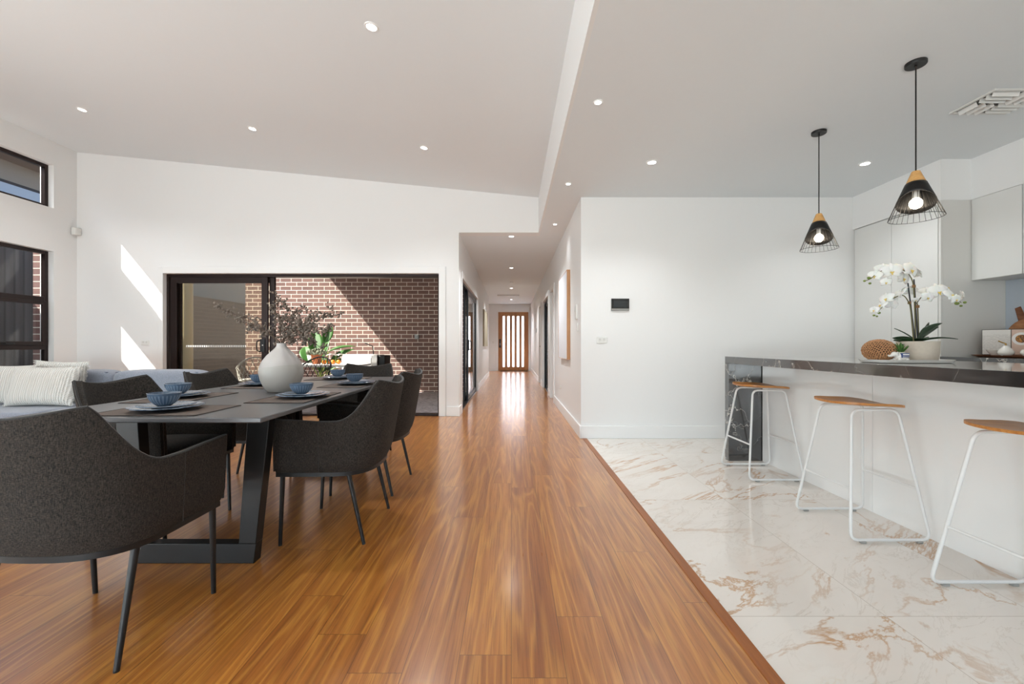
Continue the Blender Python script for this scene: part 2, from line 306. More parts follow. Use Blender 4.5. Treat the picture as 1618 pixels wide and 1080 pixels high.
# ------------------------------------------------------------------ helpers: geometry
class MB:
    def __init__(s): s.v = []; s.f = []
    def add(s, vs, fs):
        o = len(s.v); s.v += [tuple(p) for p in vs]; s.f += [tuple(i+o for i in f) for f in fs]; return s
    def box(s, x0, x1, y0, y1, z0, z1):
        v = [(x, y, z) for z in (z0, z1) for y in (y0, y1) for x in (x0, x1)]
        return s.add(v, [(0, 2, 3, 1), (4, 5, 7, 6), (0, 1, 5, 4), (2, 6, 7, 3), (0, 4, 6, 2), (1, 3, 7, 5)])
    def prism(s, pts, vec):
        n = len(pts); a = [Vector(p) for p in pts]; b = [p+Vector(vec) for p in a]
        return s.add(a+b, [tuple(range(n))[::-1], tuple(range(n, 2*n))]+[(i, (i+1) % n, n+(i+1) % n, n+i) for i in range(n)])
    def grid(s, fn, nu, nv, closeu=False):
        vs = [fn(i/(nu if closeu else nu-1), j/(nv-1)) for j in range(nv) for i in range(nu)]
        fs = []
        for j in range(nv-1):
            for i in range(nu if closeu else nu-1):
                k = (i+1) % nu; fs.append((j*nu+i, j*nu+k, (j+1)*nu+k, (j+1)*nu+i))
        return s.add(vs, fs)
    def lathe(s, prof, seg=32, c=(0, 0, 0), rf=None, sx=1, sy=1):
        n = len(prof)
        def fn(u, v):
            k = min(int(round(v*(n-1))), n-1); r, z = prof[k]; a = u*2*PI
            if rf: r = rf(r, z, a)
            return (c[0]+r*math.cos(a)*sx, c[1]+r*math.sin(a)*sy, c[2]+z)
        return s.grid(fn, seg, n, True)
    def cyl(s, p0, p1, r0, r1=None, seg=16):
        return s.tube([p0, p1], r0, seg, radii=[r0, r0 if r1 is None else r1])
    def tube(s, pts, r, seg=8, closed=False, radii=None, caps=True):
        P = [Vector(p) for p in pts]; n = len(P)
        T = []
        for i in range(n):
            a = P[(i-1) % n] if closed or i > 0 else P[0]; b = P[(i+1) % n] if closed or i < n-1 else P[-1]
            d = (b-a); T.append(d.normalized() if d.length > 1e-9 else Vector((0, 0, 1)))
        up = Vector((0, 0, 1)) if abs(T[0].z) < .9 else Vector((1, 0, 0))
        N = (up-T[0]*up.dot(T[0])).normalized(); vs = []
        for i in range(n):
            N = (N-T[i]*N.dot(T[i]));
            N = N.normalized() if N.length > 1e-6 else T[i].orthogonal().normalized()
            B = T[i].cross(N); rr = radii[i] if radii else r
            for k in range(seg):
                a = 2*PI*k/seg; vs.append(P[i]+(N*math.cos(a)+B*math.sin(a))*rr)
        fs = []
        for i in range(n if closed else n-1):
            j = (i+1) % n
            for k in range(seg): l = (k+1) % seg; fs.append((i*seg+k, i*seg+l, j*seg+l, j*seg+k))
        if not closed and caps: fs += [tuple(range(seg))[::-1], tuple((n-1)*seg+k for k in range(seg))]
        return s.add(vs, fs)
    def ball(s, c, r, seg=12, rings=8, sx=1, sy=1, sz=1):
        c = Vector(c); vs = [c+Vector((0, 0, r*sz))]
        for j in range(1, rings):
            t = PI*j/rings
            for i in range(seg):
                a = 2*PI*i/seg; vs.append(c+Vector((math.sin(t)*math.cos(a)*r*sx, math.sin(t)*math.sin(a)*r*sy, math.cos(t)*r*sz)))
        vs.append(c-Vector((0, 0, r*sz))); fs = []
        for i in range(seg): fs.append((0, 1+i, 1+(i+1) % seg)); fs.append((len(vs)-1, 1+(rings-2)*seg+(i+1) % seg, 1+(rings-2)*seg+i))
        for j in range(rings-2):
            for i in range(seg): k = (i+1) % seg; a = 1+j*seg; b = 1+(j+1)*seg; fs.append((a+i, b+i, b+k, a+k))
        return s.add(vs, fs)
    def xf(s, m): s.v = [tuple(m @ Vector(p)) for p in s.v]; return s
    def build(s, name, mat, parent=None, bevel=0, smooth=True, ang=35, seg=2, loc=None, sub=0, solid=0, rot=None):
        me = bpy.data.meshes.new(name); me.from_pydata(s.v, [], s.f)
        bm = bmesh.new(); bm.from_mesh(me); bmesh.ops.recalc_face_normals(bm, faces=bm.faces); bm.to_mesh(me); bm.free()
        me.materials.append(mat)
        if smooth:
            me.polygons.foreach_set('use_smooth', [True]*len(me.polygons)); me.set_sharp_from_angle(angle=math.radians(ang))
        o = bpy.data.objects.new(name, me); COL.objects.link(o)
        if parent: o.parent = parent
        if loc: o.location = loc
        if rot: o.rotation_euler = rot
        if solid: m = o.modifiers.new('solid', 'SOLIDIFY'); m.thickness = solid; m.offset = 0
        if sub: m = o.modifiers.new('sub', 'SUBSURF'); m.levels = sub; m.render_levels = sub
        if bevel:
            m = o.modifiers.new('bevel', 'BEVEL'); m.width = bevel; m.segments = seg; m.limit_method = 'ANGLE'; m.angle_limit = math.radians(40); m.harden_normals = False
        return o
def tag(o, label=None, cat=None, group=None, kind=None):
    if label: o['label'] = label
    if cat: o['category'] = cat
    if group: o['group'] = group
    if kind: o['kind'] = kind
    return o
def thing(name, label, cat, loc=(0, 0, 0), rz=0, group=None, kind=None):
    o = bpy.data.objects.new(name, None); COL.objects.link(o); o.location = loc; o.rotation_euler = (0, 0, rz); o.empty_display_size = .1
    return tag(o, label, cat, group, kind)
def kids(o): return [c for c in COL.objects if c.parent == o]
def dup(o, parent=None, loc=None, rz=None, label=None, group=None):
    c = o.copy(); COL.objects.link(c)
    if parent: c.parent = parent
    if loc is not None: c.location = loc
    if rz is not None: c.rotation_euler = (0, 0, rz)
    if label: c['label'] = label
    if group: c['group'] = group
    for ch in kids(o):
        if ch.type != 'LIGHT': dup(ch, c)
    return c
def struct(mb, name, mat, label=None, parent=None, **kw):
    o = mb.build(name, mat, parent, **kw)
    if parent is None: o['kind'] = 'structure'; o['category'] = name.split('_')[0]
    if label: o['label'] = label
    return o
def holed(mb, axis, t0, t1, u0, u1, z0, z1, holes):
    """a wall of thickness t0..t1 along `axis` ('x': runs along x) with rectangular holes (u0,u1,z0,z1)"""
    us = sorted({u0, u1, *[h[0] for h in holes], *[h[1] for h in holes]}); zs = sorted({z0, z1, *[h[2] for h in holes], *[h[3] for h in holes]})
    us = [u for u in us if u0 <= u <= u1]; zs = [z for z in zs if z0 <= z <= z1]
    for a, b in zip(us, us[1:]):
        run = None
        for c, d in zip(zs, zs[1:]):
            m = ((a+b)/2, (c+d)/2); inside = any(h[0] < m[0] < h[1] and h[2] < m[1] < h[3] for h in holes)
            if not inside: run = (run[0], d) if run else (c, d)
            if inside or d == zs[-1]:
                if run:
                    if axis == 'x': mb.box(a, b, t0, t1, run[0], run[1])
                    else: mb.box(t0, t1, a, b, run[0], run[1])
                run = None
    return mb
def at(x, y, Y): return Vector(((x-CX)*Y/F, Y, H-(y-CY)*Y/F))
ZC = 2.665
def zc(x): return 3.83-.098*(x+6.31)

# ------------------------------------------------------------------ the setting
struct(MB().box(-6.5, .80, -3.4, 6.16, -.1, 0).box(-.9, .80, 6.16, 17.1, -.1, 0).box(-2.0, -.9, 14.3, 17.1, -.1, 0).box(.80, 3.2, 4.75, 17.1, -.1, 0), 'floor', M['floor'], 'orange-brown timber plank floor running down the hallway')
struct(MB().box(.83, 4.36, -3.4, 4.75, -.1, 0), 'tile_floor', M['marble'], 'polished white marble tile floor with gold veins in the kitchen')
struct(MB().box(.785, .832, -3.4, 4.665, -.02, .004), 'trim_1', mat_wood('threshold_trim_wood', srgb(134, 74, 26), srgb(160, 94, 38), 1, 60, 3, .35), 'orange-brown timber strip between plank floor and tiles', bevel=.0015)
# ceilings
struct(MB().prism([(-6.6, -3.5, zc(-6.6)), (.42, -3.5, zc(.42)), (.42, -3.5, zc(.42)+.15), (-6.6, -3.5, zc(-6.6)+.15)], (0, 9.9, 0)), 'ceiling', M['ceil'], 'white sloping ceiling over the dining area')
struct(MB().box(.42, 4.6, -3.5, 6.3, ZC, ZC+.1).box(-.92, .42, 6.34, 17.2, ZC, ZC+.1).box(.42, 3.2, 6.3, 17.2, ZC, ZC+.1).box(-2.1, -.92, 14.2, 17.2, ZC, ZC+.1), 'lower_ceiling', M['ceil'], 'flat lower white ceiling over kitchen and hallway')
struct(MB().box(.395, .42, -3.5, 6.14, ZC, 3.4), 'ceiling_bulkhead', M['wall'], 'white vertical step between sloping and lower ceiling')
# back wall of the living area, with the sliding door opening and the hall opening
OX0, OX1, OZ = -5.05, -1.052, 2.07
struct(holed(MB(), 'x', 6.14, 6.34, -6.62, .42, -.05, 4.1, [(OX0, OX1, -.06, OZ), (-.764, .42, -.06, ZC)]).box(.42, .9, 6.2, 6.34, ZC+.1, 3.2), 'wall_back', M['wall'], 'white back wall with the wide sliding door')
# left wall: windows
LW = [(4.25, 5.83, .42, 2.32), (4.25, 5.83, 2.915, 3.51), (-2.6, 1.4, .2, 2.6)]
LB = [(4.2, 5.85, .42, 2.5), (4.2, 6.05, 2.90, 3.8), (-2.6, 1.4, .2, 2.6)]
struct(holed(MB(), 'y', -6.5, -6.31, -3.5, 6.14, -.05, 4.1, LW), 'wall_left', M['wall'], 'white side wall with dark framed windows')
struct(holed(MB(), 'y', -6.62, -6.5, -3.6, 6.34, -.1, 4.1, LB), 'wall_left_brickwork', M['brick_y'], 'outer brick skin seen at the window edges')
# kitchen and hall walls
struct(MB().box(.771, 4.353, 4.68, 4.82, -.05, ZC+.05), 'wall_kitchen', M['wall'], 'white kitchen end wall carrying the intercom')
HR = [(7.62, 8.27, -.06, 2.06), (8.72, 10.25, -.06, 2.06), (10.98, 11.7, -.06, 2.06)]
struct(holed(MB(), 'y', .771, .9, 4.82, 17.0, -.05, ZC+.05, HR), 'wall_right', M['wall'], 'white right-hand hallway wall with the framed print')
HL = [(6.47, 9.46, -.06, 2.06)]
struct(holed(MB(), 'y', -.9, -.764, 6.34, 14.3, -.05, ZC+.05, HL), 'wall_left_hall', M['wall'], 'white left-hand hallway wall with black sliding door')
struct(MB().box(-2.0, -.9, 14.16, 14.3, 0, ZC), 'wall_foyer', M['wall'], 'white return wall at the foyer')
struct(MB().box(-2.1, -2.0, 14.16, 17.1, 0, ZC), 'wall_foyer_side', M['wall'], 'white side wall of the foyer')
DX0, DX1, DZ = -.535, .69, 2.365
struct(holed(MB(), 'x', 16.9, 17.05, -2.1, 1.0, -.05, ZC+.05, [(DX0, DX1, -.06, DZ)]), 'wall_front', M['wall'], 'white end wall around the timber front door')
struct(MB().box(4.353, 4.5, -3.5, 4.82, -.05, ZC+.05), 'wall_kitchen_side', M['wall'], 'white side wall behind the kitchen cabinets')
# unseen rear wall behind the camera; glazing added to let the fill in
RW = [(-5.9, 3.3, .05, 2.4)]
struct(holed(MB(), 'x', -3.5, -3.35, -6.5, 4.5, -.05, 4.1, RW), 'wall_rear', M['wall'], 'unseen white rear wall with added wide glazing')
# bulkheads over the cabinets
struct(MB().box(3.776, 4.353, 3.715, 4.68, 2.305, ZC).box(4.04, 4.353, -.5, 3.715, 2.305, ZC), 'wall_bulkhead', M['wall'], 'white bulkhead above the kitchen cabinets')
# skirting boards
def skirt(n, *boxes):
    mb = MB()
    for b in boxes: mb.box(*b)
    struct(mb, n, M['trim'], 'white skirting board', bevel=.004)
skirt('baseboard_kitchen', (.771, 3.776, 4.662, 4.68, 0, .14))
skirt('baseboard_right', (.753, .771, 4.662, 7.52, 0, .14), (.753, .771, 8.37, 8.62, 0, .14), (.753, .771, 10.35, 10.88, 0, .14), (.753, .771, 11.8, 16.9, 0, .14))
skirt('baseboard_left_hall', (-.764, -.746, 9.56, 14.3, 0, .14), (-.764, -.746, 6.14, 6.37, 0, .14))
skirt('baseboard_front', (-2.0, -.62, 16.882, 16.9, 0, .14), (.77, .771, 16.882, 16.9, 0, .14))
skirt('baseboard_back', (-6.31, -5.12, 6.122, 6.14, 0, .14), (-.94, -.746, 6.122, 6.14, 0, .14))
# architraves
struct(MB().box(OX0-.065, OX0, 6.122, 6.14, 0, OZ+.1).box(OX1, OX1+.1, 6.122, 6.14, 0, OZ+.1).box(OX0, OX1, 6.122, 6.14, OZ, OZ+.1), 'trim_2', M['trim'], 'white architrave around the wide sliding door', bevel=.004)
def arch_y(n, X, s, y0, y1, z, lab):      # around an opening in a wall that runs along y; s = +1 when the room is at larger x
    a, b = (X, X+.018*s) if s > 0 else (X-.018, X)
    struct(MB().box(a, b, y0-.09, y0, 0, z+.09).box(a, b, y1, y1+.09, 0, z+.09).box(a, b, y0, y1, z, z+.09), n, M['trim'], lab, bevel=.003)
arch_y('trim_3', -.764, 1, 6.47, 9.46, 2.06, 'white architrave of the black hallway sliding door')
for i, h in enumerate(HR): arch_y('trim_%d' % (4+i), .771, -1, h[0], h[1], h[3], 'white architrave on the right-hand hallway wall')
struct(MB().box(DX0-.08, DX0, 16.88, 16.9, 0, DZ+.08).box(DX1, DX1+.078, 16.88, 16.9, 0, DZ+.08).box(DX0, DX1, 16.88, 16.9, DZ, DZ+.08), 'trim_7', M['trim'], 'white architrave of the timber front door', bevel=.003)

# ---- windows of the left wall
def window_y(n, y0, y1, z0, z1, trans, lab, sash=False):
    root = thing(n, lab, 'window', (0, 0, 0), kind='structure')
    X0, X1 = -6.44, -6.385; w = .045
    mb = MB().box(X0, X1, y0, y0+w, z0, z1).box(X0, X1, y1-w, y1, z0, z1).box(X0, X1, y0+w, y1-w, z0, z0+w).box(X0, X1, y0+w, y1-w, z1-w, z1)
    for t in trans: mb.box(X0, X1, y0+w, y1-w, t-.03, t+.03)
    mb.build('window_frame', M['alu'], root, bevel=.003)
    MB().box(-6.414, -6.408, y0+w, y1-w, z0+w, z1-w).build('window_glass', M['glass'], root)
    if sash:
        a, b = trans[1]+.03, trans[0]-.03; X2 = -6.36
        s = MB().box(X1, X2, y0+w, y0+w+.05, a, b).box(X1, X2, y1-w-.05, y1-w, a, b).box(X1, X2, y0+w+.05, y1-w-.05, a, a+.05).box(X1, X2, y0+w+.05, y1-w-.05, b-.05, b).build('window_sash', M['alu'], root, bevel=.003)
        MB().box(X2, X2+.02, 5.18, 5.4, a+.005, a+.03).tube([(X2+.02, 5.3, a+.02), (X2+.06, 5.26, a+.045), (X2+.07, 5.14, a+.03)], .008).build('window_winder', M['black'], s, bevel=.002)
    return root
window_y('window_1', 4.25, 5.83, .42, 2.32, (1.66, 1.0), 'tall dark framed window behind the sofa with winder sash', True)
window_y('window_2', 4.25, 5.83, 2.915, 3.51, (), 'shallow dark framed highlight window near the sloping ceiling')
window_y('window_3', -2.6, 1.4, .2, 2.6, (), 'wide dark framed window in the side wall behind the camera')
r = thing('window_4', 'wide dark framed glazing added in the unseen rear wall', 'window', kind='structure')
mb = MB().box(-5.9, 3.3, -3.46, -3.4, .05, .1).box(-5.9, 3.3, -3.46, -3.4, 2.34, 2.4)
for x in (-5.9, -3.0, -.1, 3.24): mb.box(x, x+.06, -3.46, -3.4, .1, 2.34)
mb.build('window_frame', M['alu'], r, bevel=.003); MB().box(-5.84, 3.24, -3.432, -3.426, .1, 2.34).build('window_glass', M['glass'], r)

# ---- wide sliding door to the courtyard, panels stacked at the left
d = thing('door_1', 'wide dark bronze sliding door stacked open to the courtyard', 'door', kind='structure')
Y0, Y1 = 6.19, 6.32
MB().box(OX0, OX0+.03, Y0, Y1, 0, OZ).box(OX1-.025, OX1, Y0, Y1, 0, OZ).box(OX0+.03, OX1-.025, Y0, Y1, OZ-.04, OZ).box(OX0+.03, OX1-.025, Y0, Y1, -.01, .022).build('door_frame', M['alu'], d, bevel=.003)
def slide_panel(x0, x1, ya, yb, w=.09):
    p = MB().box(x0, x0+w, ya, yb, .025, OZ-.04).box(x1-w, x1, ya, yb, .025, OZ-.04).box(x0+w, x1-w, ya, yb, .025, .025+w).box(x0+w, x1-w, ya, yb, OZ-.04-w, OZ-.04).build('door_panel', M['alu'], d, bevel=.003)
    MB().box(x0+w, x1-w, (ya+yb)/2-.003, (ya+yb)/2+.003, .025+w, OZ-.04-w).build('door_glass', M['glass_tint'], p)
    return p
p = slide_panel(-5.00, -3.575, 6.20, 6.235)
slide_panel(-4.96, -3.495, 6.245, 6.28, .08)
hx = -3.66
hnd = MB().box(hx-.02, hx+.05, 6.188, 6.20, .93, 1.12).tube([(hx-.02, 6.19, 1.10), (hx-.04, 6.15, 1.09), (hx-.045, 6.145, 1.02), (hx-.04, 6.15, .95), (hx-.02, 6.19, .94)], .009).build('door_handle', M['black'], p, bevel=.002)
MB().cyl((hx+.02, 6.182, 1.03), (hx+.02, 6.188, 1.03), .008).build('key_cylinder', M['steel'], hnd)
mb = MB()
for i in range(34):
    x = -4.78+i*.0262; mb.box(x, x+.013, 6.2135, 6.2142, 1.0, 1.03)
mb.build('safety_dots', M['plastic_white'], p)

# ---- black hallway sliding door, seen edge on
d = thing('door_2', 'black framed glass sliding door in left-hand hallway wall', 'door', kind='structure')
MB().box(-.88, -.785, 6.47, 6.50, 0, 2.06).box(-.88, -.785, 9.43, 9.46, 0, 2.06).box(-.88, -.785, 6.5, 9.43, 2.02, 2.06).box(-.88, -.775, 6.5, 9.43, -.01, .02).build('door_frame', M['alu_grey'], d, bevel=.003)
def sp(y0, y1, xa, xb, w=.07):
    p = MB().box(xa, xb, y0, y0+w, .022, 2.02).box(xa, xb, y1-w, y1, .022, 2.02).box(xa, xb, y0+w, y1-w, .022, .1).box(xa, xb, y0+w, y1-w, 1.95, 2.02).build('door_panel', M['alu_grey'], d, bevel=.003)
    MB().box((xa+xb)/2-.003, (xa+xb)/2+.003, y0+w, y1-w, .1, 1.95).build('door_glass', M['glass_tint'], p); return p
sp(7.66, 9.42, -.87, -.835); p = sp(7.72, 9.42, -.825, -.79)
MB().box(-.79, -.775, 7.73, 7.78, .93, 1.13).tube([(-.775, 7.755, 1.11), (-.735, 7.755, 1.10), (-.73, 7.755, 1.03), (-.735, 7.755, .96), (-.775, 7.755, .95)], .009).build('door_handle', M['black'], p)

# ---- timber front door with five frosted lites
d = thing('door_3', 'warm timber front door with five tall frosted strips', 'door', kind='structure')
w = DX1-DX0; lit = []
for k in range(5):
    c = DX0+w*(.19+.155*k); lit.append((c-.047, c+.047, .16, DZ-.17))
holed(MB(), 'x', 16.93, 16.975, DX0+.008, DX1-.008, .012, DZ-.01, lit).build('door_leaf', M['door_wood'], d, bevel=0)
MB().box(DX0-.001, DX0+.009, 16.905, 17.04, 0, DZ).box(DX1-.009, DX1+.001, 16.905, 17.04, 0, DZ).box(DX0, DX1, 16.905, 17.04, DZ-.012, DZ+.001).box(DX0, DX1, 16.94, 17.04, -.01, .014).build('door_jamb', M['trim'], d)
for a in lit: MB().box(a[0], a[1], 16.948, 16.956, a[2], a[3]).build('glass_strip', M['frost'], d)
h_ = MB().box(DX0+.05, DX0+.12, 16.905, 16.93, .93, 1.27).build('door_handle', M['black'], d, bevel=.006)
MB().tube([(DX0+.085, 16.905, 1.2), (DX0+.085, 16.86, 1.18), (DX0+.085, 16.86, .98), (DX0+.085, 16.905, .96)], .011).build('pull_bar', M['black'], h_)
MB().box(DX0+.067, DX0+.103, 16.899, 16.905, 1.02, 1.12).build('lock_plate', M['steel'], h_)
MB().box(DX0+.1, DX1-.05, 16.70, 16.895, .001, .012).build('door_sill', M['alu_grey'], d)

# ---- right-hand hallway doors
d = thing('door_4', 'white leaf added in the open doorway nearest the framed print', 'door', kind='structure')
MB().box(.80, .84, 7.63, 8.26, .01, 2.05).build('door_leaf', M['trim'], d, bevel=.003)  # closed leaf added so the open doorway reads white instead of dark
h_ = MB().cyl((.80, 7.7, 1.0), (.785, 7.7, 1.0), .025).build('door_handle', M['steel'], d)
d = thing('door_5', 'black framed glass sliding door in right-hand hallway wall', 'door', kind='structure')
MB().box(.80, .88, 8.72, 8.75, 0, 2.06).box(.80, .88, 10.22, 10.25, 0, 2.06).box(.80, .88, 8.75, 10.22, 2.02, 2.06).box(.795, .88, 8.75, 10.22, 0, .02).build('door_frame', M['alu_grey'], d)
for (a, b, x) in ((8.76, 9.52, .815), (9.44, 10.21, .85)):
    p = MB().box(x-.014, x+.014, a, a+.05, .02, 2.02).box(x-.014, x+.014, b-.05, b, .02, 2.02).box(x-.014, x+.014, a+.05, b-.05, .02, .08).box(x-.014, x+.014, a+.05, b-.05, 1.96, 2.02).build('door_panel', M['alu_grey'], d)
    MB().box(x-.003, x+.003, a+.05, b-.05, .08, 1.96).build('door_glass', M['glass_tint'], p)
d = thing('door_6', 'grey-white internal door further down the right-hand hallway wall', 'door', kind='structure')
MB().box(.80, .84, 10.99, 11.69, .01, 2.05).build('door_leaf', M['panel_grey'], d, bevel=.003)
MB().cyl((.80, 11.07, 1.0), (.75, 11.07, 1.0), .009).cyl((.752, 11.07, 1.0), (.752, 11.17, 1.0), .009).build('door_handle', M['black'], d)
struct(MB().box(3.1, 3.2, 4.82, 17, 0, ZC).box(.9, 3.1, 10.4, 10.5, 0, ZC), 'wall_side_room', M['wall'], 'white wall inside the side room off the hallway')

# ------------------------------------------------------------------ outside
struct(MB().box(-9.4, -.9, 6.34, 14.0, -.12, -.03), 'ground_courtyard', M['slate'], 'grey slate courtyard paving')
struct(MB().box(-30, -6.62, -20, 30, -.25, -.14).box(-6.62, 30, 17.05, 30, -.25, -.14).box(-6.62, 30, -20, -3.5, -.25, -.14), 'ground', M['terrain'], 'pale ground around the house')
struct(MB().box(-6.04, -.9, 9.6, 9.83, -.1, 3.4), 'wall_courtyard', M['brick'], 'red-brown brick courtyard wall half in sun')
struct(MB().box(-7.6, -7.4, 6.9, 16, -.2, 2.18), 'wall_boundary', M['brick_dark'], 'plain brown brick boundary wall seen through the tinted glass')
struct(MB().box(-4.38, -.9, 6.34, 9.6, 2.86, 3.0), 'ceiling_patio', M['soffit'], 'patio roof over the right half of the courtyard')
o = MB().box(-7.5, -7.42, -6, 6.9, -.2, 2.6).build('boundary_fence', M['fence']); tag(o, 'dark ribbed fence outside the tall window', 'fence')
o = thing('neighbour_house', 'taupe rendered neighbouring house beyond the fence', 'house', (-10.2, 0, 0))
MB().box(-4, 0, -6, 20, -.2, 4.75).build('wall', M['render'], o)
MB().box(-4, .5, -6.3, 20.3, 4.75, 4.95).build('eave', M['soffit'], o)
MB().prism([(.5, -6.3, 4.95), (-2, -6.3, 6.0), (-4, -6.3, 4.95)], (0, 26.6, 0)).build('roof', M['roof'], o)
fr = MB().box(0, .03, 7.6, 10.4, 3.75, 4.35).build('window', M['alu'], o); MB().box(.03, .036, 7.66, 10.34, 3.81, 4.29).build('pane', M['splash'], fr)
o = MB().tube([(-6.62, 8.6, -.03), (-6.62, 8.6, 3.2)], .12, 20).build('porch_post', M['cream']); tag(o, 'round cream post standing behind the tinted sliding door', 'post')

def wire_chair(loc, rz, mat, lab):
    t = thing('wire_chair', lab, 'outdoor chair', loc, rz, 'wire chairs in the courtyard')
    def P(a, z):
        r = .27+.06*(z-.42)/.35; return Vector((r*math.cos(a), -r*math.sin(a)*.95, z))
    def top(a): return .62+.20*math.sin(a)**2
    A0, A1 = -.25, PI+.25
    rim = [P(A0+(A1-A0)*i/24, top(max(0, min(PI, A0+(A1-A0)*i/24)))) for i in range(25)]
    MB().tube(rim, .013, 8).build('back_rim', mat, t)
    mb = MB(); n = 13
    for i in range(n):
        for s in (-1, 1):
            a0 = A0+(A1-A0)*i/(n-1); a1 = a0+s*.55
            pts = []
            for k in range(7):
                u = k/6; a = a0+(a1-a0)*u
                if not A0 <= a <= A1: break
                zt = top(max(0, min(PI, a))); pts.append(P(a, .42+(zt-.42)*u))
            if len(pts) > 2: mb.tube(pts, .0055, 5)
    mb.build('lattice', mat, t)
    mb = MB().lathe([(0, .43), (.25, .43), (.27, .425), (.27, .41), (0, .41)], 28); mb.build('seat', mat, t)
    for x in (-.2, .2):
        for y in (-.17, .17): MB().cyl((x, y, .42), (x*1.15, y*1.15, -.028), .011, seg=8).build('leg', mat, t)
    return t
wire_chair((-4.55, 7.55, 0), .5, M['white_metal'], 'white wire-lattice armchair outside behind the sliding door handle')
wire_chair((-3.45, 7.30, 0), PI-.1, M['black'], 'black wire-lattice armchair outside behind the vase')
o = thing('outdoor_table', 'low white outdoor table carrying the terracotta pot', 'table', (-3.55, 8.05, -.03))
MB().box(-.75, .75, -.4, .4, .66, .70).build('tabletop', M['plastic_white'], o, bevel=.006)
for x in (-.68, .68):
    for y in (-.33, .33): MB().box(x-.02, x+.02, y-.02, y+.02, 0, .66).build('leg', M['plastic_white'], o)
# potted succulent and oranges on the outdoor table
o = thing('potted_plant', 'small grey-green plant in terracotta pot on outdoor table', 'plant', tuple(at(500, 576, 8.05)[:2])+(.67,))
MB().lathe([(0, 0), (.07, 0), (.10, .17), (.11, .17), (.11, .20), (.09, .20), (.085, .17), (0, .165)], 24).build('pot', M['terracotta'], o)
mb = MB()
for i in range(90):
    a = random.random()*2*PI; r = random.random()**.5*.17; z = .19+random.random()*.13*(1-r/.25)
    mb.ball((r*math.cos(a), r*math.sin(a), z), .02+random.random()*.012, 6, 4)
mb.build('foliage', plain('grey_green_foliage', srgb(112, 118, 96), .8, var=.2), o)
for i, dx in enumerate((.21, .29, .37, .46)):
    b = at(500, 576, 8.0); o = MB().ball((0, 0, 0), .042, 16, 10).build('orange_fruit', M['orange'], loc=(b.x+dx-.06, 8.0+.05*(i % 2), .67+.042))
    tag(o, ('orange touching the terracotta pot on the outdoor table', 'orange second from the terracotta pot outdoors', 'orange third from the terracotta pot outdoors', 'orange furthest from the terracotta pot on the outdoor table')[i], 'fruit', 'oranges on the outdoor table')
# large leafy plant
def leaf_mesh(L, W, bend, fold=.25, n=10, tip=1.0):
    mb = MB()
    def fn(u, v):
        w = W*math.sin(PI*min(1, v**.8))**.8*(1 if v < .999 else 0)+.002
        s = (u-.5)*2; z = math.sin(v*PI*.5)*0+bend*v*v
        return (s*w/2, v*L, -z*L+abs(s)*w*fold)
    return mb.grid(fn, 7, n)
def dirmat(p, az, el, roll=0):
    return Matrix.Translation(Vector(p)) @ Matrix.Rotation(az, 4, 'Z') @ Matrix.Rotation(el, 4, 'X') @ Matrix.Rotation(roll, 4, 'Y')
o = thing('banana_plant', 'broad-leaved bright green potted plant against brick wall', 'plant', (-4.02, 9.0, -.03))
MB().lathe([(0, 0), (.16, 0), (.2, .36), (.21, .36), (.19, .34), (0, .33)], 24).build('pot', M['stoneware'], o)
for px, py, L, W, az, el, ro in ((500, 540, .62, .30, .2, 1.25, .4), (520, 527, .5, .2, -.45, 1.15, 1.0), (488, 558, .5, .26, .7, .9, -.3), (512, 548, .56, .34, .05, 1.3, -.2), (537, 560, .55, .2, -1.1, .75, .5), (540, 548, .55, .16, -1.3, .45, .2), (507, 575, .5, .26, .5, 1.0, 0), (528, 575, .4, .2, -.7, .9, .6), (546, 572, .3, .12, -1.0, .6, .3), (495, 575, .4, .22, 1.0, .7, .3)):
    q = at(px, py, 9.0)-Vector((-4.02, 9.0, -.03)); q.y += random.uniform(-.12, .12)
    mm = dirmat((0, 0, 0), az, el, ro); base = q-(mm @ Vector((0, L*.45, 0)))
    MB().add(*(lambda b: (b.v, b.f))(leaf_mesh(L, W, .25))).xf(Matrix.Translation(base) @ mm).build('leaf', M['banana'], o, solid=.004)
    MB().tube([(random.uniform(-.05, .05), random.uniform(-.05, .05), .33), (base.x*.6, base.y*.6, .33+(base.z-.33)*.6), base], .012, 6).build('stalk', M['bud'], o)
o = thing('white_flower_stem', 'white lily flower beside the broad-leaved courtyard plant', 'flower', (0, 0, 0))
q = at(527, 562, 8.85); MB().tube([(q.x, q.y, -.03), (q.x+.05, q.y, q.z)], .008, 6).build('stem', M['bud'], o)
mb = MB()
for k in range(5): mb.add(*(lambda b: (b.v, b.f))(leaf_mesh(.2, .1, .5).xf(dirmat((q.x+.05, q.y, q.z), k*1.256, .5))))
mb.build('petals', M['ceramic'], o)
# barbecue
q = at(574, 577, 8.75)
o = thing('barbecue', 'stainless and white barbecue with side shelf by brick wall', 'barbecue', (q.x-.02, 8.85, -.03))
MB().box(-.36, .36, -.26, .26, .25, .62).build('cabinet', M['plastic_white'], o, bevel=.01)
MB().prism([(-.36, -.26, .62), (-.36, -.28, .80), (-.36, -.2, .87), (-.36, .22, .87), (-.36, .26, .62)], (.60, 0, 0)).build('lid', M['plastic_white'], o, bevel=.01)
MB().tube([(-.28, -.29, .70), (-.28, -.33, .70), (.18, -.33, .70), (.18, -.29, .70)], .01).build('lid_handle', M['steel'], o)
MB().box(.24, .36, -.27, .25, .62, .86).build('side_burner', M['steel'], o, bevel=.005)
MB().tube([(.2, 0, .87), (.18, 0, 1.04), (.02, 0, 1.10)], .012).build('spit_arm', M['black'], o)
MB().box(-.50, -.36, -.22, .22, .58, .61).build('shelf', M['steel'], o, bevel=.004)
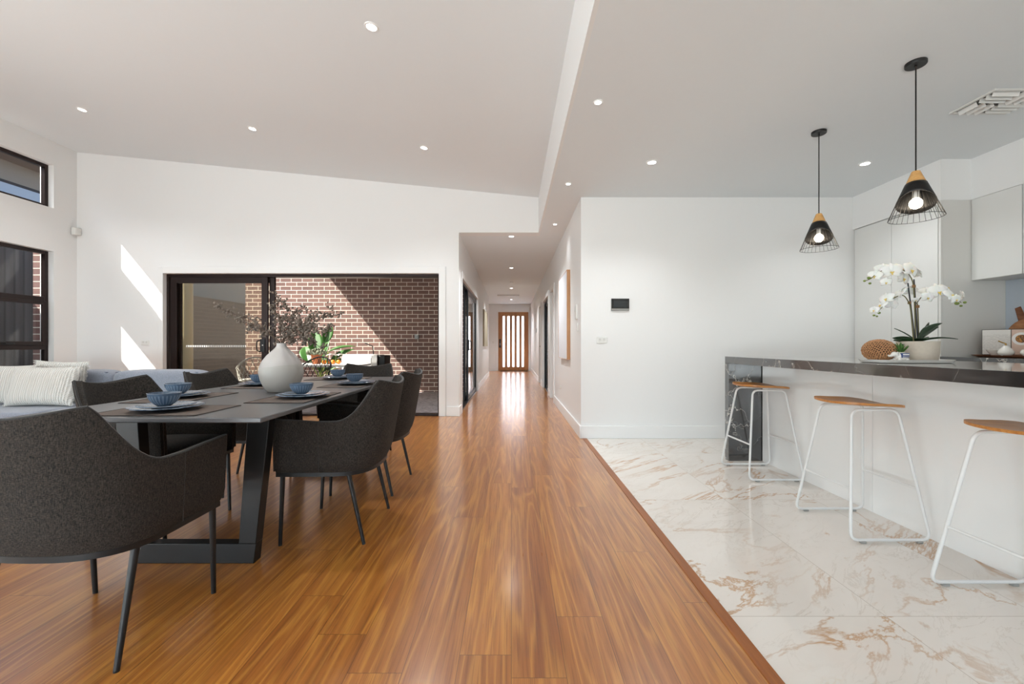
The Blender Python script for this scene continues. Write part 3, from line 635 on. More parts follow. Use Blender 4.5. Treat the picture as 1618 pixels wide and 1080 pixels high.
MB().box(.36, .5, -.2, .2, .55, .85).build('gas_bottle_cover', M['black'], o, bevel=.02)
for x in (-.32, .32):
    for y in (-.22, .22): MB().cyl((x, y, .25), (x, y, 0), .02).build('leg', M['black'], o)
q = at(659, 532, 9.6); o = MB().box(-.045, .045, -.05, 0, -.05, .05).box(-.03, .03, -.065, -.05, -.01, .03).build('outdoor_power_point', M['plastic_grey'], loc=(q.x, 9.6, q.z), bevel=.004); tag(o, 'small grey weatherproof power point on shaded brick wall', 'power point')

# ------------------------------------------------------------------ dining table
TX0, TX1, TY0, TY1 = -1.955, -.965, 1.63, 3.745
t = thing('dining_table', 'long dark grey dining table on black steel trapezoid legs', 'table', ((TX0+TX1)/2, (TY0+TY1)/2, 0))
cxm, cym = (TX0+TX1)/2, (TY0+TY1)/2
hw, hl = (TX1-TX0)/2, (TY1-TY0)/2
MB().prism([(-hw, -hl, .73), (hw, -hl, .73), (hw, hl, .73), (-hw, hl, .73)], (0, 0, .02)).build('tabletop', M['tabletop'], t, bevel=.004)
def table_frame(yc):
    f = MB(); y0 = yc-.028; c = -.045
    def q(xa, xb, za, zb, xa2, xb2): return [(xa, y0, za), (xb, y0, za), (xb2, y0, zb), (xa2, y0, zb)]
    B = .093
    f.prism([(c-.29, y0, 0), (c+.29, y0, 0), (c+.30, y0, B), (c-.30, y0, B)], (0, .056, 0))
    f.build('base_bar', M['black'], t, bevel=.003)
    for s in (-1, 1):
        MB().prism([(c+s*.30, y0, B), (c+s*.218, y0, B), (c+s*.262, y0, .728), (c+s*.368, y0, .728)], (0, .056, 0)).build('leg', M['black'], t, bevel=.003)
    MB().box(c-.262, c+.262, y0+.005, y0+.05, .69, .728).build('cross_bar', M['black'], t, bevel=.002)
table_frame(2.022-cym); table_frame(3.51-cym)

# ------------------------------------------------------------------ dining chairs (local +y is the front)
def shell_pt(u, z, off=0.0):
    """u in [0,1] round the shell from left arm front, over the back, to right arm front"""
    f = max(0, (z-.375)/.465)
    a = .283+.02*f-off; b = .245+.085*f-off; y0 = -.02
    S = .25       # share of the path used by each straight arm
    if u < S: return Vector((-a, .225-(.225-y0)*(u/S), z))
    if u > 1-S: return Vector((a, .225-(.225-y0)*((1-u)/S), z))
    th = PI*(u-S)/(1-2*S); n = 2.0/2.75
    c, s = math.cos(th), math.sin(th)
    return Vector((-math.copysign(abs(c)**n, c)*a, y0-abs(s)**n*b, z))
def shell_top(u):
    p = shell_pt(u, .8); k = max(0, min(1, (-p.y-.075)/.205)); k = k**2.6
    h = .640+.205*k
    if p.y > 0: h += .014*(p.y/.225)
    x = abs(p.x)
    if x < .225: h -= .032*(1-(x/.225)**1.6)
    return h
def make_chair(lab):
    t = thing('dining_chair', lab, 'chair', (0, 0, 0), 0)
    NU, NV = 84, 11
    def outer(u, v):
        h = shell_top(u); z = .378+(h-.378)*v; return shell_pt(u, z, .02*max(0, 1-v*5)**2)
    def inner(u, v):
        h = shell_top(u); z = .378+(h-.378)*v; return shell_pt(u, z, .034+.004*math.sin(PI*v))
    mb = MB(); mb.grid(outer, NU, NV); mb.grid(inner, NU, NV); o2 = NU*NV; fs = []
    for i in range(NU-1): fs.append((i, i+1, o2+i+1, o2+i)); fs.append(((NV-1)*NU+i, (NV-1)*NU+i+1, o2+(NV-1)*NU+i+1, o2+(NV-1)*NU+i))
    for j in range(NV-1):
        for i in (0, NU-1): fs.append((j*NU+i, (j+1)*NU+i, o2+(j+1)*NU+i, o2+j*NU+i))
    mb.f += fs
    mb.build('backrest_shell', M['chair_fab'], t, ang=50)
    rim = [shell_pt(i/80, shell_top(i/80)+.001, .008) for i in range(81)]
    fl = lambda x, tp: [Vector((x, .227, .38+(tp-.38)*k/6)) for k in range(7)]
    a = shell_pt(0, .5).x
    rim = [Vector((shell_pt(0, z, .01).x, .227, z)) for z in (.39, .47, .56, .63)]+rim+[Vector((shell_pt(1, z, .01).x, .227, z)) for z in (.63, .56, .47, .39)]
    MB().tube(rim, .0055, 8).build('piping', M['piping'], t)
    for u in (.23, .77):
        MB().tube([shell_pt(u, .385+(shell_top(u)-.39)*k/8, -.0005) for k in range(9)], .0016, 5).build('seam', M['piping'], t)
    # seat cushion
    def cush(u, v):
        th = u*2*PI; c, s = math.cos(th), math.sin(th); n = 2/4.2
        k = [.0, .6, .93, 1, 1, .93, .6, 0][int(round(v*7))]; z = [.378, .378, .384, .405, .445, .478, .492, .497][int(round(v*7))]
        return Vector((math.copysign(abs(c)**n, c)*.243*k, .02+math.copysign(abs(s)**n, s)*.228*k, z))
    MB().grid(cush, 40, 8, True).build('seat', M['chair_fab'], t, ang=60)
    # steel plate under the shell
    pl = [shell_pt(i/40, .375, .018) for i in range(41)]
    MB().prism([(p.x, p.y, .358) for p in pl], (0, 0, .02)).build('seat_frame', M['black'], t)
    for sx in (-1, 1):
        l = MB().tube([(sx*.252, .196, .362), (sx*.246, .212, .004)], .011, 12, radii=[.0125, .009]).build('leg', M['black'], t)
        MB().cyl((sx*.246, .212, 0), (sx*.246, .212, .006), .009).build('foot_cap', M['plastic_black'], l)
        l = MB().tube([(sx*.226, -.13, .362), (sx*.238, -.212, .004)], .011, 12, radii=[.0125, .009]).build('leg', M['black'], t)
        MB().cyl((sx*.238, -.212, 0), (sx*.238, -.212, .006), .009).build('foot_cap', M['plastic_black'], l)
    return t
spots = [(-1.485, 1.547, 0, 'charcoal fabric armchair at the near end of the table, its back to us'),
         (-.982, 2.425, PI/2+.02, 'charcoal fabric armchair on the hallway side of the table, nearer one'),
         (-1.02, 3.135, PI/2-.03, 'charcoal fabric armchair on the hallway side of the table, further one'),
         (-1.975, 2.40, -PI/2, 'charcoal fabric armchair on the sofa side of the table, nearer one'),
         (-1.985, 3.15, -PI/2, 'charcoal fabric armchair on the sofa side of the table, further one'),
         (-1.42, 3.93, PI, 'charcoal fabric armchair at the far end of the table, facing us')]
ch = None
for x, y, rz, lab in spots:
    if ch is None: ch = make_chair(lab); ch.location = (x, y, 0); ch.rotation_euler = (0, 0, rz); ch['group'] = 'armchairs around the dining table'
    else: dup(ch, None, (x, y, 0), rz, lab)

# ------------------------------------------------------------------ table settings
def plate_prof(r, h): return [(0, .003), (r*.55, .003), (r*.60, .006), (r*.9, h*.75), (r, h), (r*1.005, h+.002), (r*.985, h+.0035), (r*.9, h*.75+.005), (r*.62, .009), (0, .008)]
def scal(n, a): return lambda r, z, an: r*(1+a*abs(math.cos(an*n/2)))
pl_big = MB().lathe(plate_prof(.131, .017), 96, rf=lambda r, z, a: r*(1+.02*math.cos(a*10)) if r > .1 else r)
def rib(r, z, a): return r*(1+.022*math.cos(a*26)) if .006 < z < .046 and r > .03 else r
bowl_prof = [(0, .002), (.024, 0), (.027, .002), (.036, .010), (.047, .022), (.055, .038), (.0588, .052), (.0595, .055), (.0575, .0555), (.053, .042), (.044, .024), (.03, .011), (0, .009)]
plate_o = pl_small = bowl_o = mat_o = None
def small_rf(r, z, a): return r*(1+.012*math.cos(a*40)) if r > .06 else r
SET = [(-1.475, 1.812, 0, 'at the near end of the table', 0), (-1.765, 2.255, PI/2, 'on the sofa side nearer us', 0), (-1.735, 2.93, PI/2, 'half hidden behind the vase', 0),
       (-1.11, 2.26, PI/2, 'right in front of the vase', 0), (-1.10, 3.0, PI/2, 'at the further hallway-side seat', 0), (-1.425, 3.50, 0, 'at the far end of the table', 0)]
for x, y, rz, where, _ in SET:
    first = plate_o is None
    mx, my = (x, y) if rz == 0 else (x-(.035 if x > -1.44 else -.02), y)
    if first:
        mat_o = thing('placemat', '', 'placemat', (0, 0, 0), 0, 'brown placemats on the table')
        MB().box(-.225, .225, -.145, .145, 0, .0022).build('woven_panel', M['mat'], mat_o, bevel=0)
        MB().box(-.225, .225, -.145, -.141, .0001, .003).box(-.225, .225, .141, .145, .0001, .003).box(-.225, -.221, -.141, .141, .0001, .003).box(.221, .225, -.141, .141, .0001, .003).build('stitched_edge', M['mat_edge'], mat_o)
        plate_o = pl_big.build('dinner_plate', M['plate_blue']); tag(plate_o, '', 'plate', 'blue dinner plates')
        pl_small = MB().lathe(plate_prof(.101, .014), 120, rf=small_rf).build('side_plate', M['side_blue']); tag(pl_small, '', 'plate', 'blue side plates')
        bowl_o = MB().lathe(bowl_prof, 156, rf=rib).build('bowl', M['bowl_blue']); tag(bowl_o, '', 'bowl', 'blue ribbed bowls')
        S = [mat_o, plate_o, pl_small, bowl_o]
    else: S = [dup(o) for o in (mat_o, plate_o, pl_small, bowl_o)]
    S[0].location = (mx, my, .7502); S[0].rotation_euler = (0, 0, rz)
    S[1].location = (x, y, .7508+.002); S[2].location = (x, y, .7605+.001); S[3].location = (x-.012, y, .7715)
    for o, n in zip(S, ('brown woven placemat', 'scalloped blue dinner plate', 'ribbed blue side plate under its bowl', 'ribbed blue bowl on stacked plates')): o['label'] = n+' '+where

# vase
VX, VY = -1.392, 2.56
prof = [(0, 0), (.070, 0), (.078, .004), (.098, .035), (.115, .075), (.1225, .115), (.1185, .15), (.104, .185), (.080, .218), (.055, .243), (.036, .262), (.028, .275), (.0265, .288), (.0285, .292), (.024, .292), (.022, .28), (.03, .262), (.05, .24), (.09, .19), (.11, .14), (.108, .08), (.07, .01), (0, .008)]
o = MB().lathe(prof, 64).build('vase', M['vase'], loc=(VX, VY, .7502), ang=60); tag(o, 'rounded two-tone white vase in the middle of the dining table', 'vase')
# dried berry branches: end points in the photograph's directions
tips = [(348, 487, -.10), (388, 512, .12), (437, 474, -.05), (470, 490, .18), (498, 502, -.15), (531, 492, .05), (520, 520, -.2), (470, 522, .2), (505, 548, .05)]
blab = ['berry branch reaching furthest out over the sliding door glass', 'dense berry branch leaning towards the sofa', 'tallest upright berry branch in the vase', 'upright berry branch just beside the tallest one', 'berry branch leaning out above the green courtyard plant', 'berry branch reaching furthest across the sunlit brick', 'berry branch below the longest sunlit one', 'short bushy berry branch at the middle of the vase', 'drooping berry branch hanging beside the vase neck']
for bi, ((tx, ty, dy), lb) in enumerate(zip(tips, blab)):
    rnd = random.Random(20+bi)
    tip = at(tx, ty, VY+dy); p0 = Vector((VX+rnd.uniform(-.008, .008), VY+rnd.uniform(-.008, .008), .80)); neck = Vector((VX+(tip.x-VX)*.04, VY+dy*.04, .7502+.30))
    mid = neck.lerp(tip, .5)+Vector((0, 0, .035 if ty < 530 else .07))
    def bez(u):
        return neck*(1-u)**2+mid*2*u*(1-u)+tip*u*u
    path = [p0]+[bez(k/12) for k in range(13)]
    br = thing('berry_branch', 'dried '+lb, 'branch', (VX, VY, .80), 0, 'dried berry branches in the vase'); O = Vector((VX, VY, .80))
    st = MB().tube([p-O for p in path], .003, 6, radii=[.0035-.0022*k/13 for k in range(14)]); be = MB()
    nt = 26 if bi not in (0, 5) else 20
    for k in range(nt):
        u = (.22+.78*k/(nt-1)) if bi not in (0, 5) else (.30+.70*k/(nt-1))
        q = bez(u); d = Vector((rnd.uniform(-1, 1), rnd.uniform(-1, 1), rnd.uniform(-.7, 1))).normalized()*rnd.uniform(.025, .062 if bi in (1, 3, 4, 7) else .045)
        e = q+d; st.tube([q-O, q.lerp(e, .5)+Vector((0, 0, .004))-O, e-O], .0011, 4)
        for j in range(rnd.randint(4, 8)):
            be.ball(e-O+Vector((rnd.gauss(0, .010), rnd.gauss(0, .010), rnd.gauss(0, .010))), rnd.uniform(.0046, .0075), 7, 5)
    st.build('stem', M['twig'], br); bo = be.build('berries', M['berry'], br); bo['kind'] = 'stuff'

# ------------------------------------------------------------------ sofa
s = thing('sofa', 'long blue-grey upholstered sofa beyond the dining table', 'sofa', (-4.6, 4.2, 0))
def rbox(mb, x0, x1, y0, y1, z0, z1, p=5, puff=0):
    cx, cy, cz = (x0+x1)/2, (y0+y1)/2, (z0+z1)/2; hx_, hy, hz = (x1-x0)/2, (y1-y0)/2, (z1-z0)/2
    n = 14
    for ax in range(3):
        for sg in (-1, 1):
            def fn(u, v):
                c = [0, 0, 0]; c[ax] = sg; c[(ax+1) % 3] = u*2-1; c[(ax+2) % 3] = v*2-1
                c = [math.sin(q*PI/2) for q in c]
                l = (abs(c[0])**p+abs(c[1])**p+abs(c[2])**p)**(1/p)
                return (cx+c[0]/l*hx_, cy+c[1]/l*hy, cz+c[2]/l*hz)
            mb.grid(fn, n, n)
    return mb
def merge(o):
    bm = bmesh.new(); bm.from_mesh(o.data); bmesh.ops.remove_doubles(bm, verts=bm.verts, dist=.0004); bmesh.ops.recalc_face_normals(bm, faces=bm.faces); bm.to_mesh(o.data); bm.free(); return o
def cushion(name, parent, *b, p=6, mat=None): return merge(rbox(MB(), *b, p=p).build(name, mat or M['sofa'], parent, ang=80))
cushion('base', s, -1.45, 1.42, -.5, .5, .10, .34, p=16)
cushion('back_frame', s, -1.45, 1.42, .34, .56, .12, .70, p=14)
for x0, x1 in ((-1.45, -.48), (-.48, .47), (.47, 1.40)):
    cushion('seat_cushion', s, x0+.003, x1-.003, -.56, .30, .34, .455, p=7)
    c = cushion('back_cushion', s, x0+.003, x1-.003, .12, .40, .46, .775, p=5)
    # tufting dimples pressed in as seams
    mb = MB(); w3 = (x1-x0)/3
    for k in (1, 2): mb.tube([(x0+k*w3, .122, .52), (x0+k*w3, .117, .62), (x0+k*w3, .135, .72)], .003, 5)
    mb.build('cushion_seam', M['sofa'], c)
    MB().tube([(x0+.04, .17, .748), (x0+.3*w3*3, .165, .757), (x1-.04, .17, .748)], .004, 5).build('piping', plain('blue_grey_piping', srgb(98, 106, 124), .9), c)
cushion('armrest', s, 1.40, 1.56, -.5, .5, .12, .60, p=8)
cushion('armrest', s, -1.61, -1.45, -.5, .5, .12, .60, p=8)
for x in (-1.4, 1.4):
    for y in (-.42, .42): MB().cyl((x, y, .105), (x, y, 0), .025, .018).build('foot', M['black'], s)
def pillow(lab, loc, rot, w=.5, h=.42, th=.15):
    t = thing('throw_pillow', lab, 'pillow', loc, 0, 'cream knitted pillows on the sofa'); t.rotation_euler = rot
    def fn(sg):
        def f(u, v):
            a, b = u*2-1, v*2-1; a = math.sin(a*PI/2); b = math.sin(b*PI/2)
            k = ((1-a**4)*(1-b**4))**.55
            return (a*w/2*(1-.07*(1-b*b)*abs(a)), sg*th/2*k*(1+.03*math.sin(u*95)), b*h/2*(1-.07*(1-a*a)*abs(b))+h/2)
        return f
    merge(MB().grid(fn(1), 60, 26).grid(fn(-1), 60, 26).build('cover', M['knit'], t, ang=80))
    fr = MB()
    for side in (-1, 1):
        for k in range(46):
            z = h*(k+.5)/46; x = side*w/2*(1-.07*(1-(2*z/h-1)**2)); fr.tube([(x*.985, 0, z), (x+side*random.uniform(.012, .024), random.uniform(-.006, .006), z+random.uniform(-.008, .004))], .0022, 4)
    f_ = fr.build('fringe', M['knit'], t); f_['kind'] = 'stuff'
pillow('cream knitted pillow standing in front of the others', (-4.45, 3.97, .456), (-.28, 0, .05), .60, .385, .16)
pillow('cream knitted pillow at the end nearest the window', (-4.92, 4.08, .456), (-.22, 0, .1), .5, .39, .13)
pillow('cream knitted pillow mostly hidden behind the front one', (-4.52, 4.20, .456), (-.10, .03, -.03), .55, .42, .07)

# ------------------------------------------------------------------ kitchen
IX0, IX1, IY0, IY1 = 1.935, 2.86, .55, 3.83
cab = thing('island_cabinet', 'glossy white panelled island base under the black stone top', 'cabinet', (2.23, IY0, 0))
MB().box(.02, .60, .05, 3.20, 0, .868).build('body', M['matt_white'], cab)
for a, b in ((.05, 1.05), (1.05, 2.06), (2.06, 3.205)): MB().box(0, .02, a+.001, b-.001, .0, .868).build('panel', M['gloss_white'], cab)
top = thing('island_worktop', 'black stone island worktop with white veins and waterfall end', 'worktop', (0, 0, 0))
MB().box(IX0, IX1, IY0, IY1, .868, .929).build('top_slab', M['blackstone'], top, bevel=.0015)
MB().box(IX0, IX1, IY1-.066, IY1, 0, .868).build('end_panel', M['blackstone'], top, bevel=.0015)
# tall pantry
pn = thing('pantry_cabinet', 'tall white pantry cabinet with two flush doors', 'cabinet', (3.776, 3.715, 0))
MB().box(.02, .576, .0, .964, .0, 2.304).build('body', M['panel_grey'], pn)
for a, b in ((.03, .485), (.49, .93)): MB().box(0, .02, a, b, .1, 2.29).build('door', M['matt_white'], pn, bevel=.0015)
MB().box(-.002, .02, 0, .022, 0, 2.304).build('end_panel', M['panel_grey'], pn, bevel=.001)
# uppers
for k, (a, b, lab) in enumerate(((3.344, 3.713, 'white wall cabinet beside the tall pantry, above the cookbook'), (2.744, 3.340, 'white wall cabinet one along from the pantry side'), (2.144, 2.740, 'white wall cabinet furthest from the pantry'))):
    u = thing('wall_cabinet', lab, 'cabinet', (4.04, a, 1.597), 0, 'wall cabinets over the bench')
    MB().box(.02, .312, 0, b-a, 0, .706).build('body', M['panel_grey'], u)
    MB().box(0, .02, .002, b-a-.002, 0, .706).build('door', M['matt_white'], u, bevel=.0015)
for a, b, lab in ((3.1, 3.713, 'white base cabinet beside the tall pantry'), (2.5, 3.1, 'white base cabinet in the middle of the rear bench'), (1.9, 2.5, 'white base cabinet furthest from the pantry')):
    u = thing('base_cabinet', lab, 'cabinet', (3.79, a, 0), 0, 'base cabinets under the rear bench')
    MB().box(.02, .56, 0, b-a, .1, .888).build('body', M['matt_white'], u); MB().box(0, .02, .002, b-a-.002, .1, .885).build('door', M['matt_white'], u, bevel=.0015)
    MB().box(.06, .5, 0, b-a, 0, .1).build('kickboard', M['panel_grey'], u)
o = MB().box(3.762, 4.352, 1.9, 3.713, .889, .93).build('rear_worktop', M['blackstone'], bevel=.0015); tag(o, 'black stone worktop along the rear bench', 'worktop')
o = MB().box(4.341, 4.352, 1.9, 3.713, .931, 1.596).build('splashback', M['splash']); tag(o, 'pale blue glass splashback behind the cutting boards', 'splashback')

# stools
def arc_path(pts, r, n=6):
    """round the corners of a polyline"""
    P = [Vector(p) for p in pts]; out = [P[0]]
    for i in range(1, len(P)-1):
        a = (P[i-1]-P[i]).normalized(); b = (P[i+1]-P[i]).normalized()
        s0 = P[i]+a*r; s1 = P[i]+b*r
        for k in range(n+1):
            t = k/n; out.append(s0*(1-t)**2+P[i]*2*t*(1-t)+s1*t*t)
    out.append(P[-1]); return out
def make_stool(lab):
    t = thing('bar_stool', lab, 'stool', (0, 0, 0), 0, 'white wire bar stools at the island'); R = .0078
    for s in (-1, 1):
        yb, yt = s*.213, s*.115
        loop = [(0, yb, R+.008), (-.208, yb, R+.008), (-.125, yt, .679), (.125, yt, .679), (.208, yb, R+.008), (0, yb, R+.008)]
        MB().tube(arc_path(loop, .045), R, 10).build('sled_frame', M['white_metal'], t, ang=60)
        for x in (-.145, .15): MB().box(x-.014, x+.014, yb-.009, yb+.009, 0, .011).build('glide', M['plastic_grey'], t, bevel=.002)
    f = .27; k = (f-.016)/(.679-.016); xx = .208-(.083)*k; yy = .213-(.098)*k
    for s in (-1, 1): MB().cyl((s*xx, -yy, f), (s*xx, yy, f), .0065, seg=10).build('foot_rail', M['white_metal'], t)
    # dished veneer seat
    def outl(u):
        th = u*2*PI; c, q = math.cos(th), math.sin(th); n = 2/3.4
        return math.copysign(abs(c)**n, c)*.178, math.copysign(abs(q)**n, q)*.170
    def zt(x, y): return .700+.016*(abs(y)/.17)**2.2-.004+.016*max(0, (-x-.02)/.16)**1.5-.020*max(0, (x-.02)/.16)**1.3*.45
    def seat(u, v):
        rad = [0, .33, .66, .9, 1, 1, .9, .66, .33, 0][int(round(v*9))]; x, y = outl(u); x *= rad; y *= rad
        z = zt(x, y)+(.006 if v < .5 else -.006); return (x, y, z)
    MB().grid(seat, 64, 10, True).build('seat', M['seat_wood'], t, ang=40)
    return t
st = make_stool('honey timber and white wire stool nearest the black end panel')
st.location = (2.0, 3.40, 0)
dup(st, None, (1.975, 2.415, 0), 0, 'middle white wire stool with honey timber seat along the island')
dup(st, None, (2.005, 1.60, 0), 0, 'white wire stool cut off by the photo edge, nearest the camera')

# things on the island
tr = MB(); 
def rrect(hx_, hy, z, n=36, p=5):
    return [Vector((math.copysign(abs(math.cos(a))**(2/p), math.cos(a))*hx_, math.copysign(abs(math.sin(a))**(2/p), math.sin(a))*hy, z)) for a in [2*PI*i/n for i in range(n)]]
rings = [rrect(.0, .0, .004), rrect(.185, .075, .004), rrect(.215, .10, .018), rrect(.221, .106, .0185), rrect(.212, .098, .002), rrect(.205, .09, .0), rrect(0, 0, 0)]
tr.grid(lambda u, v: rings[int(round(v*6))][int(round(u*36)) % 36], 36, 7, True)
o = tr.build('serving_tray', M['ceramic'], loc=(2.275, 2.44, .9295)); tag(o, 'long shallow white tray on the island worktop', 'tray')
# rattan ball
def rattan():
    c = thing('rattan_ball', 'woven brown rattan ball at one end of the island tray', 'ornament', (2.135, 2.455, .934))
    mb = MB(); R, sz = .079, .80
    for fam in range(3):
        ax = [Vector((1, .2, .5)), Vector((-.6, .8, .35)), Vector((-.1, -.7, .75))][fam].normalized(); q = Vector((0, 0, 1)).rotation_difference(ax)
        for k in range(-7, 8):
            h = k/7.7; r = math.sqrt(1-h*h); pts = []
            for i in range(30):
                a = 2*PI*i/30; p = q @ Vector((r*math.cos(a), r*math.sin(a), h)); w = 1+.03*math.sin(a*10+fam*2+k*PI)
                pts.append(Vector((p.x*R*w, p.y*R*w, p.z*R*sz*w+R*sz+.002)))
            mb.tube(pts, .0017, 5, closed=True)
    mb.build('weave', M['rattan'], c); MB().ball((0, 0, R*sz+.002), R*.88, 24, 16, sz=sz).build('core', plain('dark_rattan_core', srgb(62, 38, 26), .8), c)
rattan()
# potted orchid
PX, PY = 2.345, 2.44
orc = thing('potted_orchid', 'white flowering orchid in a speckled stone pot on the tray', 'plant', (PX, PY, .934))
MB().lathe([(0, 0), (.078, 0), (.084, .004), (.092, .05), (.0945, .118), (.0905, .118), (.088, .10), (0, .10)], 48).build('pot', M['stoneware'], orc, ang=50)
MB().lathe([(0, .112), (.05, .110), (.0885, .102), (.0885, .09), (0, .09)], 24).build('moss', M['moss'], orc)
OO = Vector((PX, PY, .934))
def OP(px, py, dy=0): return at(px, py, PY+dy)-OO
for L, W, az, el, ro, bend in ((.18, .10, -1.15, .62, -1.15, .2), (.17, .085, -1.35, .85, -1.0, .25), (.14, .035, 1.35, .35, .9, .25), (.15, .03, 1.5, .22, .9, .2), (.19, .022, -1.2, .75, 0.9, .1), (.13, .02, .9, .9, 0, .2), (.14, .05, 2.6, .5, .2, .4), (.15, .05, -2.4, .5, 0, .4), (.12, .016, 1.7, .05, 0, .2)):
    leaf_mesh(L, W, bend, .15, 12).xf(dirmat((0, 0, .11), az, el, ro)).build('leaf', M['leaf'], orc, solid=.003)
MB().cyl((-.012, 0, .1), OP(1434.5, 447), .0035, seg=8).build('stake', M['stake'], orc)
MB().cyl((.012, .01, .1), OP(1444, 441, .01), .0035, seg=8).build('stake', M['stake'], orc)
stems = [[(1444, 522), (1439, 490), (1436, 478), (1428, 467), (1418, 468), (1404, 476), (1392, 487), (1386, 494)],
         [(1447, 522), (1445, 480), (1442, 445), (1430, 428), (1408, 424), (1388, 430), (1376, 440), (1368, 443)],
         [(1452, 520), (1450, 485), (1449, 478), (1462, 464), (1482, 460), (1498, 466), (1510, 472), (1519, 478)]]
for k, pth in enumerate(stems):
    dy = (-.02, .0, .02)[k]; P = [OP(x, y, dy) for x, y in pth]; P[0].z = .1
    Q = []
    for i in range(len(P)-1):
        a, b, c_, d_ = P[max(i-1, 0)], P[i], P[i+1], P[min(i+2, len(P)-1)]
        for j in range(4):
            u = j/4; Q.append(.5*((2*b)+(c_-a)*u+(2*a-5*b+4*c_-d_)*u*u+(3*b-a-3*c_+d_)*u**3))
    Q.append(P[-1]); MB().tube(Q, .0025, 6, radii=[.0034-.0018*i/len(Q) for i in range(len(Q))]).build('flower_stem', M['stem'], orc)
for x, y in ((1444, 452), (1437, 478), (1450, 484)):
    p = OP(x, y); mb = MB()
    for k in range(4): mb.tube([p+Vector((.007*math.cos(a), .007*math.sin(a), -.006+.004*k)) for a in [2*PI*i/10 for i in range(10)]], .002, 5, closed=True)
    mb.build('twine_tie', M['twine'], orc)
def petal(L, W, tw):
    def fn(u, v):
        w = W*(math.sin(PI*(v**.75)*.96+.04))**.7; s = (u-.5)*2
        return (s*w/2, v*L, .10*L*math.sin(v*PI)-.10*L*s*s+.015*L*math.sin(s*5+tw)-.12*L*v*v)
    return MB().grid(fn, 7, 8)
def mat_petal():
    t = NT('white_orchid_petal'); t.set(Base_Color=(.86, .85, .82, 1), Roughness=.5); t.b.inputs['Subsurface Weight'].default_value = .15; t.b.inputs['Subsurface Scale'].default_value = .01; return t.m
M['petal'] = mat_petal()
def flower(px, py, dy, size, face, rnd):
    P = OP(px, py, dy); mb = MB()
    for k, (a, L, W) in enumerate(((0, .9, .62), (2.1, .85, .55), (-2.1, .85, .55), (1.12, 1.0, 1.12), (-1.12, 1.0, 1.12))):
        p_ = petal(size*L, size*W, k).xf(Matrix.Rotation(a, 4, 'Z')); mb.add(p_.v, p_.f)
    lip = MB().ball((0, -.1*size, .10*size), .115*size, 8, 6, sx=1, sy=.8, sz=1.1)
    for s in (-1, 1): lip.ball((s*.11*size, -.05*size, .12*size), .065*size, 6, 4)
    lip.ball((0, -.24*size, .12*size), .075*size, 6, 4, sy=1.6, sz=.5)
    # local z looks out of the flower
    zdir = Vector(face).normalized(); up = Vector((0, 0, 1)); x = up.cross(zdir).normalized(); y = zdir.cross(x)
    R = Matrix((x, y, zdir)).transposed().to_4x4(); T = Matrix.Translation(P) @ R @ Matrix.Rotation(rnd.uniform(-.25, .25), 4, 'Z')
    f = mb.xf(T).build('flower', M['petal'], orc, solid=.0012, ang=80); lip.xf(T).build('flower_lip', M['lip'], f)
rn = random.Random(3)
FL = [(1382, 436, .0, .040, (-.9, -.8, .0)), (1400, 446, -.02, .033, (-.4, -1, -.2)), (1394, 425, .03, .044, (-.7, -.7, .3)), (1409, 429, -.02, .058, (-.45, -1, .05)), (1424, 424, .03, .05, (.1, -.8, .5)), (1440, 427, -.02, .058, (.25, -1, .1)), (1428, 440, .03, .05, (.2, -1, -.1)), (1451, 432, .04, .044, (.9, -.3, .3)),
      (1425, 463, -.02, .046, (-.6, .5, .4)), (1414, 468, .01, .046, (-.8, .2, .3)), (1400, 472, -.03, .045, (-.9, -.2, .2)), (1392, 482, .0, .042, (-.8, .1, .4)), (1407, 482, .03, .036, (.2, .8, 0)), (1381, 490, -.01, .03, (-.9, -.3, .1)), (1436, 460, .04, .04, (.3, .6, .3)),
      (1466, 470, -.02, .040, (-.05, -1, -.1)), (1468, 460, .03, .048, (-.3, -.6, .6)), (1483, 461, -.01, .058, (-.1, -1, .1)), (1496, 455, .03, .044, (.5, -.5, .6)), (1503, 466, -.02, .05, (.3, -.8, .4)), (1511, 473, -.03, .034, (.1, -1, -.2)), (1521, 467, .0, .034, (.9, -.5, .1)), (1447, 474, -.01, .022, (0, -1, -.6))]
for f in FL: flower(f[0], f[1], f[2], f[3], f[4], rn)
for px, py, r in ((1373, 439, .0085), (1366, 443.5, .006), (1374.5, 447.5, .0065), (1389, 494, .007), (1381, 498, .006), (1385.5, 499.5, .005), (1512, 479, .010), (1518.5, 483, .0065), (1524.5, 477.5, .0075)):
    MB().ball(OP(px, py), r, 10, 8, sx=1.25, sy=1, sz=.95).build('bud', M['bud'], orc)
# elephant planter
q = at(1424, 563, 2.36); el = thing('elephant_planter', 'small white elephant planter with blue patterned saddle and spiky succulent', 'planter', (q.x+.005, 2.365, .934))
b = MB().ball((0, 0, .033), .03, 20, 14, sx=1.15, sy=.85, sz=.88)
for x in (-.022, .02):
    for y in (-.014, .014): b.cyl((x, y, .022), (x, y, .001), .010, .009, 12)
b.build('body', M['ceramic'], el)
b = MB().ball((-.042, -.002, .046), .0145, 14, 10).tube([(-.050, -.002, .042), (-.062, -.002, .036), (-.071, -.002, .036), (-.074, -.002, .041)], .006, 10, radii=[.009, .007, .005, .0045])
b.build('head', M['ceramic'], el)
for s in (-1, 1): MB().ball((-.036, -.002+s*.014, .047), .011, 10, 8, sx=.9, sy=.25, sz=1.1).build('ear', M['ceramic'], el)
MB().box(-.019, .023, -.0268, .0268, .026, .052).build('saddle', M['blue_paint'], el, bevel=.003)
mb = MB().box(-.015, .019, -.0275, -.0262, .040, .0475)
for k in range(5): mb.box(-.015+k*.0075, -.012+k*.0075, -.0275, -.0262, .028, .034)
mb.build('saddle_pattern', M['ceramic'], el)
